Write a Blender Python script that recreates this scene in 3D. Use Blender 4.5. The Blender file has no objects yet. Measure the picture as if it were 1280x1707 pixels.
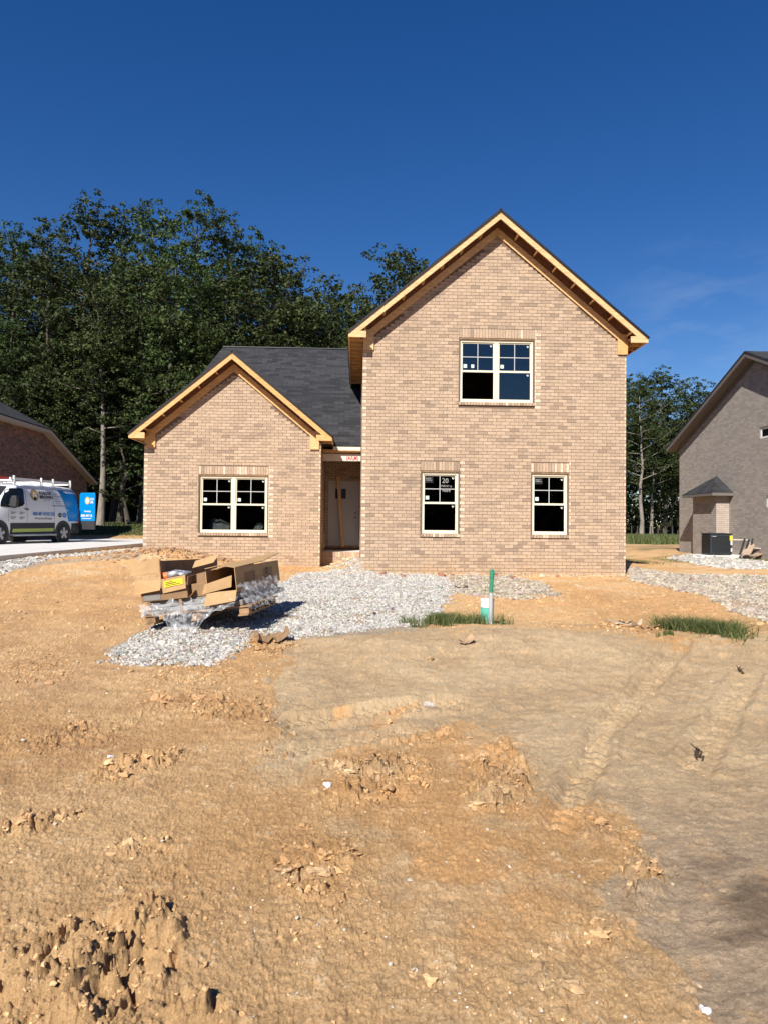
import bpy, math, random
import numpy as np
from mathutils import Vector, Matrix
random.seed(7); RNG = np.random.default_rng(7)
sc = bpy.context.scene
col = sc.collection
# ------------------------------------------------------------------ camera
FPX, EYE = 1190.0, 1.5
PITCH, ROLL = math.radians(1.02), math.radians(0.55)
cd = bpy.data.cameras.new('camera'); cam = bpy.data.objects.new('camera', cd); col.objects.link(cam)
cam.matrix_world = Matrix.Translation((0, 0, EYE)) @ Matrix.Rotation(math.pi/2+PITCH, 4, 'X') @ Matrix.Rotation(ROLL, 4, 'Z')
cd.sensor_fit = 'VERTICAL'; cd.sensor_height = 36; cd.lens = 36*FPX/1707
cd.clip_end = 3000; sc.camera = cam
sc.render.resolution_x, sc.render.resolution_y = 767, 1024
# ------------------------------------------------------------------ world, sun, exposure
SUN_EL, SUN_AZ = math.radians(40.6), math.radians(20.5)       # sun stands behind the camera, to the left
w = bpy.data.worlds.new('World'); sc.world = w; w.use_nodes = True
nt = w.node_tree; bg = nt.nodes['Background']
sky = nt.nodes.new('ShaderNodeTexSky'); sky.sky_type = 'NISHITA'; sky.sun_disc = False
sky.sun_elevation = SUN_EL; sky.sun_rotation = math.pi + SUN_AZ
sky.altitude = 300; sky.air_density = 1.0; sky.dust_density = 0.1; sky.ozone_density = 3.0
hs = nt.nodes.new('ShaderNodeHueSaturation'); hs.inputs['Saturation'].default_value = 1.34; hs.inputs['Value'].default_value = 0.86
hs.inputs['Hue'].default_value = 0.5125
nt.links.new(sky.outputs[0], hs.inputs['Color'])
# a faint wisp of cloud low on the right
tc = nt.nodes.new('ShaderNodeTexCoord'); mp = nt.nodes.new('ShaderNodeMapping')
mp.inputs['Scale'].default_value = (3, 3, 9); mp.inputs['Rotation'].default_value = (0, 0.5, 0)
nz = nt.nodes.new('ShaderNodeTexNoise'); nz.inputs['Scale'].default_value = 2.2; nz.inputs['Detail'].default_value = 6; nz.inputs['Roughness'].default_value = 0.6
nt.links.new(tc.outputs['Generated'], mp.inputs[0]); nt.links.new(mp.outputs[0], nz.inputs['Vector'])
dp = nt.nodes.new('ShaderNodeVectorMath'); dp.operation = 'DISTANCE'
cdv = Vector((0.44, 1.0, 0.285)).normalized(); dp.inputs[1].default_value = cdv
nt.links.new(tc.outputs['Generated'], dp.inputs[0])
r1 = nt.nodes.new('ShaderNodeMapRange'); r1.inputs[1].default_value = 0.02; r1.inputs[2].default_value = 0.13; r1.inputs[3].default_value = 1; r1.inputs[4].default_value = 0
nt.links.new(dp.outputs['Value'], r1.inputs[0])
r2 = nt.nodes.new('ShaderNodeMapRange'); r2.inputs[1].default_value = 0.42; r2.inputs[2].default_value = 0.75; r2.inputs[3].default_value = 0; r2.inputs[4].default_value = 0.22
nt.links.new(nz.outputs['Fac'], r2.inputs[0])
ml = nt.nodes.new('ShaderNodeMath'); ml.operation = 'MULTIPLY'; nt.links.new(r1.outputs[0], ml.inputs[0]); nt.links.new(r2.outputs[0], ml.inputs[1])
mxs = nt.nodes.new('ShaderNodeMix'); mxs.data_type = 'RGBA'; nt.links.new(ml.outputs[0], mxs.inputs[0]); nt.links.new(hs.outputs[0], mxs.inputs[6])
mxs.inputs[7].default_value = (5.5, 6.2, 7.0, 1)
nt.links.new(mxs.outputs[2], bg.inputs['Color']); bg.inputs['Strength'].default_value = 0.072
sl = bpy.data.lights.new('sun', 'SUN'); sun = bpy.data.objects.new('sun', sl); col.objects.link(sun)
sl.energy = 4.6; sl.angle = math.radians(0.5); sl.color = (1.0, 0.95, 0.87)
sd = Vector((-math.sin(SUN_AZ)*math.cos(SUN_EL), -math.cos(SUN_AZ)*math.cos(SUN_EL), math.sin(SUN_EL)))
sun.rotation_euler = sd.to_track_quat('Z', 'Y').to_euler(); sun.location = (-20, -40, 40)
sc.view_settings.view_transform = 'Standard'; sc.view_settings.look = 'None'; sc.view_settings.gamma = 1
sc.view_settings.exposure = 0.72
# ------------------------------------------------------------------ survey helpers: where a sight line meets the ground
Rm = np.array(cam.matrix_world.to_3x3()); CP = np.array([0, 0, EYE])
def ray(x, y): return Rm @ np.array([(x-640)/FPX, -(y-853.5)/FPX, -1.0])
def at(x, y, z=0.0):
    d = ray(x, y); t = (z-EYE)/d[2]; return CP + t*d
def atY(x, y, Y):
    d = ray(x, y); return CP + d*(Y/d[1])
def toview(X, Y, Z):
    P = np.stack([X, Y, Z-EYE], -1) @ Rm
    q = np.minimum(P[..., 2], -0.3)
    return 640+FPX*P[..., 0]/-q, 853.5-FPX*P[..., 1]/-q
TH = math.radians(2.3)
HO = np.array([-0.5493, 17.4697, 0.0])
def sstep(x, a, b):
    t = np.clip((x-a)/(b-a), 0, 1); return t*t*(3-2*t)
# ------------------------------------------------------------------ noise
def _h(ix, iy, seed):
    n = (ix.astype(np.int64)*374761393 + iy.astype(np.int64)*668265263 + seed*1274126177) & 0xffffffff
    n = ((n ^ (n >> 13))*1274126177) & 0xffffffff
    return ((n ^ (n >> 16)) & 0xffffff)/float(0xffffff)
def perlin(x, y, seed=0):
    xi = np.floor(x); yi = np.floor(y); fx = x-xi; fy = y-yi
    u = fx*fx*fx*(fx*(fx*6-15)+10); v = fy*fy*fy*(fy*(fy*6-15)+10)
    def g(dx, dy):
        a = _h(xi+dx, yi+dy, seed)*6.28318; return np.cos(a)*(fx-dx)+np.sin(a)*(fy-dy)
    n0 = g(0, 0)*(1-u)+g(1, 0)*u; n1 = g(0, 1)*(1-u)+g(1, 1)*u
    return (n0*(1-v)+n1*v)*1.5
def fbm(x, y, f, o, seed=0, gain=.5):
    s = np.zeros_like(x); a = 1.0
    for i in range(o):
        s += a*perlin(x*f+i*17.3, y*f-i*9.1, seed+i); f *= 2.03; a *= gain
    return s
def slabs(x, y, seed=0, thr=.4, tilt=1.0, edge=.1):
    xi = np.floor(x); yi = np.floor(y); d1 = np.full_like(x, 9.); d2 = d1.copy(); r = np.zeros_like(x); vx = np.zeros_like(x); vy = np.zeros_like(x); a = np.zeros_like(x)
    for dx in (-1, 0, 1):
        for dy in (-1, 0, 1):
            cx = xi+dx; cy = yi+dy; ox = x-(cx+_h(cx, cy, seed)); oy = y-(cy+_h(cx, cy, seed+51)); d = np.hypot(ox, oy); nr = _h(cx, cy, seed+97); m = d < d1
            d2 = np.where(m, d1, np.minimum(d2, d)); r = np.where(m, nr, r); vx = np.where(m, ox, vx); vy = np.where(m, oy, vy); a = np.where(m, _h(cx, cy, seed+131)*6.283, a); d1 = np.where(m, d, d1)
    h = np.clip((r-thr)/(1-thr), 0, 1)
    return np.where(r > thr, (h*.7+.3+tilt*(np.cos(a)*vx+np.sin(a)*vy))*sstep(d2-d1, 0, edge)*(1-.25*d1), 0)
def worley(x, y, seed=0):
    xi = np.floor(x); yi = np.floor(y); d1 = np.full_like(x, 9.); d2 = d1.copy(); r = np.zeros_like(x)
    for dx in (-1, 0, 1):
        for dy in (-1, 0, 1):
            cx = xi+dx; cy = yi+dy
            d = np.hypot(cx+_h(cx, cy, seed)-x, cy+_h(cx, cy, seed+51)-y)
            nr = _h(cx, cy, seed+97); m = d < d1
            d2 = np.where(m, d1, np.minimum(d2, d)); r = np.where(m, nr, r); d1 = np.where(m, d, d1)
    return d1, d2, r
# ------------------------------------------------------------------ materials
def mat(name, color=(.5, .5, .5), rough=.8, var=.15, scale=8, bump=.0, bscale=40, metal=0, spec=.4, stretch=(1, 1, 1), attr=None, dark=None, dscale=2, damt=.4, bdist=.01):
    m = bpy.data.materials.new(name); m.use_nodes = True; t = m.node_tree; b = t.nodes['Principled BSDF']
    b.inputs['Roughness'].default_value = rough; b.inputs['Metallic'].default_value = metal; b.inputs['Specular IOR Level'].default_value = spec
    tc = t.nodes.new('ShaderNodeTexCoord'); mp = t.nodes.new('ShaderNodeMapping'); mp.inputs['Scale'].default_value = stretch
    t.links.new(tc.outputs['Object'], mp.inputs[0])
    n = t.nodes.new('ShaderNodeTexNoise'); n.inputs['Scale'].default_value = scale; n.inputs['Detail'].default_value = 5
    t.links.new(mp.outputs[0], n.inputs['Vector'])
    mr = t.nodes.new('ShaderNodeMapRange'); mr.inputs[1].default_value = .3; mr.inputs[2].default_value = .7
    mr.inputs[3].default_value = 1-var; mr.inputs[4].default_value = 1+var
    t.links.new(n.outputs['Fac'], mr.inputs[0])
    vm = t.nodes.new('ShaderNodeVectorMath'); vm.operation = 'SCALE'
    if attr:
        a = t.nodes.new('ShaderNodeAttribute'); a.attribute_name = attr; t.links.new(a.outputs['Color'], vm.inputs[0])
    else: vm.inputs[0].default_value = color
    t.links.new(mr.outputs[0], vm.inputs['Scale'])
    out = vm.outputs[0]
    if dark:
        n2 = t.nodes.new('ShaderNodeTexNoise'); n2.inputs['Scale'].default_value = dscale; n2.inputs['Detail'].default_value = 6; n2.inputs['Roughness'].default_value = .65
        t.links.new(mp.outputs[0], n2.inputs['Vector'])
        r = t.nodes.new('ShaderNodeMapRange'); r.inputs[1].default_value = .5; r.inputs[2].default_value = .7; r.inputs[3].default_value = 0; r.inputs[4].default_value = damt
        t.links.new(n2.outputs['Fac'], r.inputs[0])
        mx = t.nodes.new('ShaderNodeMix'); mx.data_type = 'RGBA'; t.links.new(r.outputs[0], mx.inputs[0]); t.links.new(out, mx.inputs[6]); mx.inputs[7].default_value = (*dark, 1)
        out = mx.outputs[2]
    t.links.new(out, b.inputs['Base Color'])
    if bump:
        nb = t.nodes.new('ShaderNodeTexNoise'); nb.inputs['Scale'].default_value = bscale; nb.inputs['Detail'].default_value = 4
        t.links.new(mp.outputs[0], nb.inputs['Vector'])
        bp = t.nodes.new('ShaderNodeBump'); bp.inputs['Strength'].default_value = bump; bp.inputs['Distance'].default_value = bdist
        t.links.new(nb.outputs['Fac'], bp.inputs['Height']); t.links.new(bp.outputs[0], b.inputs['Normal'])
    return m
M = {}
M['brick'] = mat('brick', rough=.9, var=.13, scale=45, bump=.5, bscale=120, attr='tint', dark=(.20, .14, .10), dscale=21, damt=.68, bdist=.003)
M['mortar'] = mat('mortar', (.165, .112, .078), rough=.95, var=.2, scale=30, bump=.4, bscale=150, bdist=.003)
M['wood'] = mat('pine_wood', (.66, .43, .19), rough=.65, var=.22, scale=5, stretch=(1.2, 1.2, 9), bump=.2, bscale=30, dark=(.33, .17, .06), dscale=3.2, damt=.5)
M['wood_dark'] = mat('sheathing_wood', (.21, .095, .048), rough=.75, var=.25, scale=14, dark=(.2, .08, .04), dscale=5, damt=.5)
def vary_wood(m):
    t = m.node_tree; b = t.nodes['Principled BSDF']; src = b.inputs['Base Color'].links[0].from_socket; oi = t.nodes.new('ShaderNodeObjectInfo'); mx = t.nodes.new('ShaderNodeMix'); mx.data_type = 'RGBA'
    mx.inputs[6].default_value = (1.08, 1.12, 1.35, 1); mx.inputs[7].default_value = (.92, .78, .60, 1); t.links.new(oi.outputs['Random'], mx.inputs[0]); mm = t.nodes.new('ShaderNodeMix'); mm.data_type = 'RGBA'; mm.blend_type = 'MULTIPLY'; mm.inputs[0].default_value = 1
    t.links.new(src, mm.inputs[6]); t.links.new(mx.outputs[2], mm.inputs[7]); t.links.new(mm.outputs[2], b.inputs['Base Color'])
vary_wood(M['wood'])
M['old_wood'] = mat('weathered_pallet_wood', (.30, .185, .10), rough=.85, var=.3, scale=9, dark=(.12, .07, .04), dscale=5, damt=.6)
M['frame'] = mat('almond_vinyl', (.74, .69, .52), rough=.35, var=.04, scale=3)
M['muntin'] = mat('grille_white', (.5, .5, .48), rough=.4, var=.03)
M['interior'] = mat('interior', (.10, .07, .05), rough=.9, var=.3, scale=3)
M['white'] = mat('white_paint', (.72, .72, .70), rough=.4, var=.03)
M['door_white'] = mat('door_white', (.5, .47, .43), rough=.45, var=.05, scale=2)
M['trim'] = mat('primed_trim', (.66, .58, .5), rough=.6, var=.06)
M['black'] = mat('black_plastic', (.018, .018, .02), rough=.45, var=.1)
M['drip'] = mat('drip_edge', (.006, .006, .007), rough=.5, var=.1)
M['sticker'] = mat('sticker', (.55, .68, .66), rough=.6, var=.03)
M['paint_pen'] = mat('white_marker', (.32, .32, .31), rough=.8, var=.1)
M['red_ink'] = mat('red_marker', (.45, .03, .03), rough=.8, var=.1)
M['concrete'] = mat('concrete', (.62, .60, .56), rough=.9, var=.08, scale=3, bump=.2, bscale=60, bdist=.004, dark=(.45, .43, .4), dscale=.7, damt=.4)
M['concrete_rough'] = mat('slab_edge', (.10, .088, .075), rough=.95, var=.3, scale=12, bump=.6, bscale=30)
M['metal_grey'] = mat('grey_pipe', (.42, .43, .43), rough=.5, var=.08)
M['green_paint'] = mat('green_paint', (.03, .24, .14), rough=.5, var=.15, scale=20)
M['teal_pipe'] = mat('teal_pipe', (.12, .50, .38), rough=.4, var=.08, scale=5)
M['bark'] = mat('bark', (.085, .07, .055), rough=.95, var=.35, scale=6, stretch=(1, 1, .25), bump=.6, bscale=8, bdist=.03)
M['bark_pale'] = mat('pale_bark', (.22, .19, .155), rough=.95, var=.35, scale=6, stretch=(1, 1, .25), bump=.6, bscale=8, bdist=.03)
def glass_mat(name, tint, fres=1.0):
    m = bpy.data.materials.new(name); m.use_nodes = True; t = m.node_tree; t.nodes.remove(t.nodes['Principled BSDF'])
    o = t.nodes['Material Output']; g = t.nodes.new('ShaderNodeBsdfGlossy'); g.inputs['Roughness'].default_value = .015
    tr = t.nodes.new('ShaderNodeBsdfTransparent'); tr.inputs[0].default_value = (*tint, 1)
    lw = t.nodes.new('ShaderNodeLayerWeight'); lw.inputs[0].default_value = .5
    pw = t.nodes.new('ShaderNodeMath'); pw.operation = 'POWER'; pw.inputs[1].default_value = 5; t.links.new(lw.outputs['Facing'], pw.inputs[0])
    mu = t.nodes.new('ShaderNodeMath'); mu.operation = 'MULTIPLY_ADD'; mu.inputs[1].default_value = .9; mu.inputs[2].default_value = .085*fres; t.links.new(pw.outputs[0], mu.inputs[0])
    n = t.nodes.new('ShaderNodeTexNoise'); n.inputs['Scale'].default_value = 1.5
    bp = t.nodes.new('ShaderNodeBump'); bp.inputs['Strength'].default_value = .05; bp.inputs['Distance'].default_value = .01
    t.links.new(n.outputs[0], bp.inputs['Height']); t.links.new(bp.outputs[0], g.inputs['Normal'])
    mx = t.nodes.new('ShaderNodeMixShader'); t.links.new(mu.outputs[0], mx.inputs[0]); t.links.new(tr.outputs[0], mx.inputs[1]); t.links.new(g.outputs[0], mx.inputs[2])
    t.links.new(mx.outputs[0], o.inputs['Surface']); return m
M['glass'] = glass_mat('window_glass', (.72, .76, .76))
M['van_glass'] = mat('tinted_glass', (.008, .009, .01), rough=.06, var=.05, spec=.5)
def shingle_mat():
    m = bpy.data.materials.new('asphalt_shingles'); m.use_nodes = True; t = m.node_tree; b = t.nodes['Principled BSDF']
    uv = t.nodes.new('ShaderNodeUVMap'); uv.uv_map = 'UVMap'
    br = t.nodes.new('ShaderNodeTexBrick'); br.inputs['Scale'].default_value = 1; br.inputs['Brick Width'].default_value = .34; br.inputs['Row Height'].default_value = .142
    br.inputs['Mortar Size'].default_value = .006; br.inputs['Color1'].default_value = (.036, .036, .04, 1); br.inputs['Color2'].default_value = (.011, .011, .013, 1); br.inputs['Mortar'].default_value = (.009, .009, .01, 1)
    br.inputs['Bias'].default_value = 0
    t.links.new(uv.outputs[0], br.inputs['Vector'])
    n = t.nodes.new('ShaderNodeTexNoise'); n.inputs['Scale'].default_value = 9; n.inputs['Detail'].default_value = 8; n.inputs['Roughness'].default_value = .75; t.links.new(uv.outputs[0], n.inputs['Vector'])
    mr = t.nodes.new('ShaderNodeMapRange'); mr.inputs[1].default_value = .3; mr.inputs[2].default_value = .7; mr.inputs[3].default_value = .6; mr.inputs[4].default_value = 1.4; t.links.new(n.outputs[0], mr.inputs[0])
    vm = t.nodes.new('ShaderNodeVectorMath'); vm.operation = 'SCALE'; t.links.new(br.outputs[0], vm.inputs[0]); t.links.new(mr.outputs[0], vm.inputs['Scale'])
    t.links.new(vm.outputs[0], b.inputs['Base Color']); b.inputs['Roughness'].default_value = .9
    bp = t.nodes.new('ShaderNodeBump'); bp.inputs['Strength'].default_value = .6; bp.inputs['Distance'].default_value = .012
    t.links.new(br.outputs['Color'], bp.inputs['Height']); t.links.new(bp.outputs[0], b.inputs['Normal'])
    return m
M['shingle'] = shingle_mat()
def leaf_mat(name, c, c2):
    m = bpy.data.materials.new(name); m.use_nodes = True; t = m.node_tree; b = t.nodes['Principled BSDF']; o = t.nodes['Material Output']
    a = t.nodes.new('ShaderNodeAttribute'); a.attribute_name = 'tint'
    sp = t.nodes.new('ShaderNodeSeparateColor'); t.links.new(a.outputs['Color'], sp.inputs[0])
    mx = t.nodes.new('ShaderNodeMix'); mx.data_type = 'RGBA'; mx.inputs[6].default_value = (*c, 1); mx.inputs[7].default_value = (*c2, 1); t.links.new(sp.outputs[0], mx.inputs[0])
    oi = t.nodes.new('ShaderNodeObjectInfo'); mr = t.nodes.new('ShaderNodeMapRange'); mr.inputs[3].default_value = .75; mr.inputs[4].default_value = 1.25; t.links.new(oi.outputs['Random'], mr.inputs[0])
    vm = t.nodes.new('ShaderNodeVectorMath'); vm.operation = 'SCALE'; t.links.new(mx.outputs[2], vm.inputs[0]); t.links.new(mr.outputs[0], vm.inputs['Scale'])
    t.links.new(vm.outputs[0], b.inputs['Base Color']); b.inputs['Roughness'].default_value = .6; b.inputs['Specular IOR Level'].default_value = .2
    tl = t.nodes.new('ShaderNodeBsdfTranslucent'); t.links.new(vm.outputs[0], tl.inputs[0])
    ms = t.nodes.new('ShaderNodeMixShader'); ms.inputs[0].default_value = .22; t.links.new(b.outputs[0], ms.inputs[1]); t.links.new(tl.outputs[0], ms.inputs[2]); t.links.new(ms.outputs[0], o.inputs['Surface'])
    return m
M['leaf'] = leaf_mat('leaves', (.020, .033, .010), (.085, .105, .032))
M['leaf_light'] = leaf_mat('light_leaves', (.035, .062, .018), (.10, .145, .045))
M['grass'] = leaf_mat('grass_blades', (.045, .085, .02), (.22, .21, .09))
# ------------------------------------------------------------------ mesh helpers
def link(name, me, parent=None):
    o = bpy.data.objects.new(name, me); col.objects.link(o)
    if parent is not None: o.parent = parent
    return o
def tag(o, label=None, cat=None, group=None, kind=None):
    if label: o['label'] = label
    if cat: o['category'] = cat
    if group: o['group'] = group
    if kind: o['kind'] = kind
    return o
def empty(name, loc=(0, 0, 0), rz=0):
    o = bpy.data.objects.new(name, None); col.objects.link(o); o.location = loc; o.rotation_euler = (0, 0, rz); o.empty_display_size = .1; return o
class MB:
    def __init__(s): s.v = []; s.f = []; s.T = Matrix.Identity(4)
    def vert(s, p): s.v.append(tuple(s.T @ Vector(p))); return len(s.v)-1
    def poly(s, pts): s.f.append([s.vert(p) for p in pts]); return s
    def box(s, x0, x1, y0, y1, z0, z1):
        i = [s.vert(p) for p in ((x0, y0, z0), (x1, y0, z0), (x1, y1, z0), (x0, y1, z0), (x0, y0, z1), (x1, y0, z1), (x1, y1, z1), (x0, y1, z1))]
        for f in ((0, 3, 2, 1), (4, 5, 6, 7), (0, 1, 5, 4), (1, 2, 6, 5), (2, 3, 7, 6), (3, 0, 4, 7)): s.f.append([i[k] for k in f])
        return s
    def bar(s, a, b, w, h, up=(0, 0, 1)):
        a = Vector(a); b = Vector(b); d = (b-a).normalized(); up = Vector(up); sx = d.cross(up).normalized(); uz = sx.cross(d).normalized()
        q = [(sx*(i*w/2)+uz*(j*h/2)) for i, j in ((-1, -1), (1, -1), (1, 1), (-1, 1))]
        A = [s.vert(a+k) for k in q]; B = [s.vert(b+k) for k in q]
        for k in range(4): s.f.append([A[k], A[(k+1) % 4], B[(k+1) % 4], B[k]])
        s.f.append(A[::-1]); s.f.append(B); return s
    def tube(s, pts, rad, n=8, cap=True):
        rings = []; pts = [Vector(p) for p in pts]
        if not hasattr(rad, '__len__'): rad = [rad]*len(pts)
        for i, p in enumerate(pts):
            d = (pts[min(i+1, len(pts)-1)]-pts[max(i-1, 0)]).normalized()
            a = d.cross(Vector((0.3, .9, .2))).normalized(); 
            if a.length < .1: a = d.cross(Vector((1, 0, 0))).normalized()
            b = d.cross(a)
            rings.append([s.vert(p+(a*math.cos(6.28318*k/n)+b*math.sin(6.28318*k/n))*rad[i]) for k in range(n)])
        for r, q in zip(rings, rings[1:]):
            for k in range(n): s.f.append([r[k], r[(k+1) % n], q[(k+1) % n], q[k]])
        if cap: s.f.append(rings[0][::-1]); s.f.append(rings[-1])
        return s
    def prism(s, pts, off):
        off = Vector(off); A = [s.vert(p) for p in pts]; B = [s.vert(Vector(p)+off) for p in pts]; n = len(pts)
        s.f.append(A[::-1]); s.f.append(B)
        for k in range(n): s.f.append([A[k], A[(k+1) % n], B[(k+1) % n], B[k]])
        return s
    def build(s, name, m, parent=None, smooth=False, bevel=0):
        me = bpy.data.meshes.new(name); me.from_pydata(s.v, [], s.f); me.validate()
        if m: me.materials.append(m)
        if smooth: me.polygons.foreach_set('use_smooth', [True]*len(me.polygons)); 
        o = link(name, me, parent)
        if bevel:
            md = o.modifiers.new('bevel', 'BEVEL'); md.width = bevel; md.segments = 2; md.limit_method = 'ANGLE'
        return o
def npmesh(name, V, F, m=None, parent=None, tint=None, smooth=False, dom='POINT', mi=None, mats=None):
    V = np.asarray(V, np.float32); F = np.asarray(F, np.int32); k = F.shape[1]
    me = bpy.data.meshes.new(name); me.vertices.add(len(V)); me.vertices.foreach_set('co', V.ravel())
    me.loops.add(F.size); me.loops.foreach_set('vertex_index', F.ravel())
    me.polygons.add(len(F)); me.polygons.foreach_set('loop_start', np.arange(0, F.size, k, dtype=np.int32)); me.polygons.foreach_set('loop_total', np.full(len(F), k, np.int32))
    me.polygons.foreach_set('use_smooth', np.full(len(F), bool(smooth)))
    for q in (mats or [m]): me.materials.append(q)
    if mi is not None: me.polygons.foreach_set('material_index', mi.astype(np.int32))
    me.update(calc_edges=True)
    if tint is not None:
        a = me.color_attributes.new('tint', 'FLOAT_COLOR', dom); t = np.ones((len(tint), 4), np.float32); t[:, :3] = tint; a.data.foreach_set('color', t.ravel())
    return link(name, me, parent)
def text_obj(name, body, size, m, parent, matrix, xs=1.0, align='LEFT', bold=0.0):
    cu = bpy.data.curves.new(name, 'FONT'); cu.body = body; cu.size = size; cu.align_x = align; cu.offset = bold; cu.extrude = .0008; cu.resolution_u = 3
    to = bpy.data.objects.new(name+'_tmp', cu); col.objects.link(to)
    bpy.context.view_layer.update()
    me = bpy.data.meshes.new_from_object(to.evaluated_get(bpy.context.evaluated_depsgraph_get())); bpy.data.objects.remove(to)
    me.transform(Matrix.Diagonal((xs, 1, 1, 1))); me.transform(matrix); me.materials.clear(); me.materials.append(m)
    o = link(name, me, parent); return o
# ------------------------------------------------------------------ ground
def G0(X, Y):
    X = np.asarray(X, float); Y = np.asarray(Y, float)
    z = .30*sstep(Y, 4.5, 17)
    z = z + .31*sstep(-X, 1.2, 6)*sstep(Y, 10.5, 17.5)
    z = z + .85*sstep(Y, 30, 46)*sstep(-X, 1, 9)
    z = z + .12*sstep(Y, 22, 27)*sstep(X, 9, 12)
    # sand bank between the camera and the gravel
    rid = 8.35+.25*np.sin(X*.9)+.05*X
    z = z + (.15*np.exp(-((Y-rid)/1.15)**2) - .03*np.exp(-((Y-rid-1.7)/.6)**2))*sstep(X, -1.6, .2)*(1-.35*sstep(X, 2.0, 3.3)*(1-sstep(X, 4.2, 5.2)))
    z = z + .16*np.exp(-((X-5.6)/1.3)**2-((Y-8.2)/1.8)**2)
    # spoil heap against the left wing
    z = z + .26*np.exp(-((X+5.3)/1.5)**2-((Y-17.6)/1.1)**2)
    z = z + .33*np.exp(-((X+.75)/.6)**2-((Y-18.6)/1.0)**2)
    # hump below the pallet
    z = z + .05*np.exp(-((X+2.2)/1.0)**2-((Y-9.6)/.9)**2)
    slab = ((X < -8.9) & (Y > 14.0) & (Y < 34))
    return np.where(slab, np.minimum(z, .5), z)
def inpoly(px, py, P):
    c = np.zeros(px.shape, bool); n = len(P)
    for i in range(n):
        x0, y0 = P[i]; x1, y1 = P[(i+1) % n]
        if y0 == y1: continue
        c ^= ((y0 > py) != (y1 > py)) & (px < (x1-x0)*(py-y0)/(y1-y0)+x0)
    return c
def blob(sx, sy, lst):
    m = np.zeros_like(sx)
    for (x, y, rx, ry, ang, a) in lst:
        c, s = math.cos(math.radians(ang)), math.sin(math.radians(ang))
        dx, dy = sx-x, sy-y; u = (dx*c+dy*s)/rx; v = (-dx*s+dy*c)/ry
        m = np.maximum(m, a*np.clip(1.25-(u*u+v*v), 0, 1))
    return m
SAND = [(478, 1068), (560, 1052), (690, 1046), (830, 1046), (1000, 1052), (1110, 1066), (1230, 1078), (1290, 1050), (1400, 1040), (1900, 1100), (2200, 1800), (1240, 1800), (1190, 1707), (1150, 1610), (1085, 1560), (1000, 1500), (1020, 1440), (1075, 1500), (1110, 1520), (1105, 1450), (1060, 1370), (960, 1335), (885, 1372), (900, 1290), (870, 1230), (760, 1215), (650, 1240), (520, 1262), (480, 1312), (446, 1292), (470, 1235), (455, 1180), (470, 1120)]
ORANGE = [(540, 1190), (620, 1165), (720, 1205), (640, 1230), (560, 1225)]
GRAV = [[(175, 1082), (215, 1062), (250, 1045), (430, 1015), (468, 988), (505, 968), (600, 962), (690, 966), (745, 976), (755, 990), (735, 1015), (715, 1042), (690, 1049), (600, 1060), (480, 1064), (425, 1050), (410, 1068), (350, 1097), (260, 1092)],
        [(748, 962), (840, 960), (910, 975), (925, 990), (860, 994), (800, 990), (750, 985)]]
GRAV_R = [[(1048, 946), (1140, 958), (1290, 962), (1290, 1022), (1240, 1012), (1180, 990), (1110, 978), (1050, 968)]]
GRAV_W = [[(0, 944), (237, 921), (237, 929), (110, 938), (0, 953), (-200, 975), (-200, 956)], [(1112, 929), (1160, 927), (1290, 936), (1290, 944), (1200, 942)]]
CLOD = [(150, 1620, 130, 95, -28, 1), (250, 1540, 60, 50, -20, 1), (330, 1690, 60, 45, 0, .9), (60, 1660, 90, 70, 0, .8), (260, 1590, 40, 60, 10, .9)]
CRUMB = [(230, 1275, 90, 22, -14, 1), (60, 1375, 95, 22, -12, 1), (360, 1180, 130, 30, 4, .8), (620, 1300, 110, 48, -8, 1), (830, 1300, 85, 62, -10, 1), (520, 1450, 100, 70, 0, .75), (240, 1410, 70, 25, 0, .6),
         (120, 1230, 110, 35, -5, .65), (1010, 1385, 75, 22, 12, .8), (1075, 1470, 55, 60, 35, 1), (990, 1560, 90, 55, 0, .5), (700, 1225, 90, 20, 0, .7), (460, 1230, 30, 60, 0, .4), (455, 1075, 45, 25, 0, .9),
         (280, 940, 75, 18, 0, 1), (580, 935, 45, 22, 0, 1), (1040, 1045, 70, 12, 5, .8), (60, 1120, 90, 30, 0, .5), (330, 1130, 100, 22, 0, .5), (1240, 1075, 30, 20, -40, .5), (760, 1100, 30, 10, -15, .5), (770, 1650, 150, 60, 0, .3), (900, 1640, 60, 50, 0, .5),
         (700, 960, 90, 5, 0, .7), (860, 965, 130, 5, 0, .7)]
def masks(X, Y):
    wx = X + .05*perlin(X*3, Y*3, 5) + .02*perlin(X*11, Y*11, 6); wy = Y + .07*perlin(X*3+9, Y*3, 7) + .03*perlin(X*11, Y*11+4, 8)
    sx, sy = toview(wx, wy, np.where(Y > 7, G0(X, Y), 0))
    front = Y > .6
    s = np.zeros_like(sx); k = 0
    for dx, dy in ((0, 0), (22, 0), (-22, 0), (0, 14), (0, -14), (44, 18), (-44, -18), (-36, 20), (36, -20)): s += inpoly(sx+dx, sy+dy, SAND)*1.; k += 1
    s = s/k + .16*perlin(X*9, Y*9, 31) + .12*perlin(X*24, Y*24, 32) + .22*perlin(X*4, Y*4, 33) + .25*perlin(X*1.4, Y*1.4, 34)
    sand = (s > .5) & front & (Y < 11)
    return sx, sy, sand, front
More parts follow.
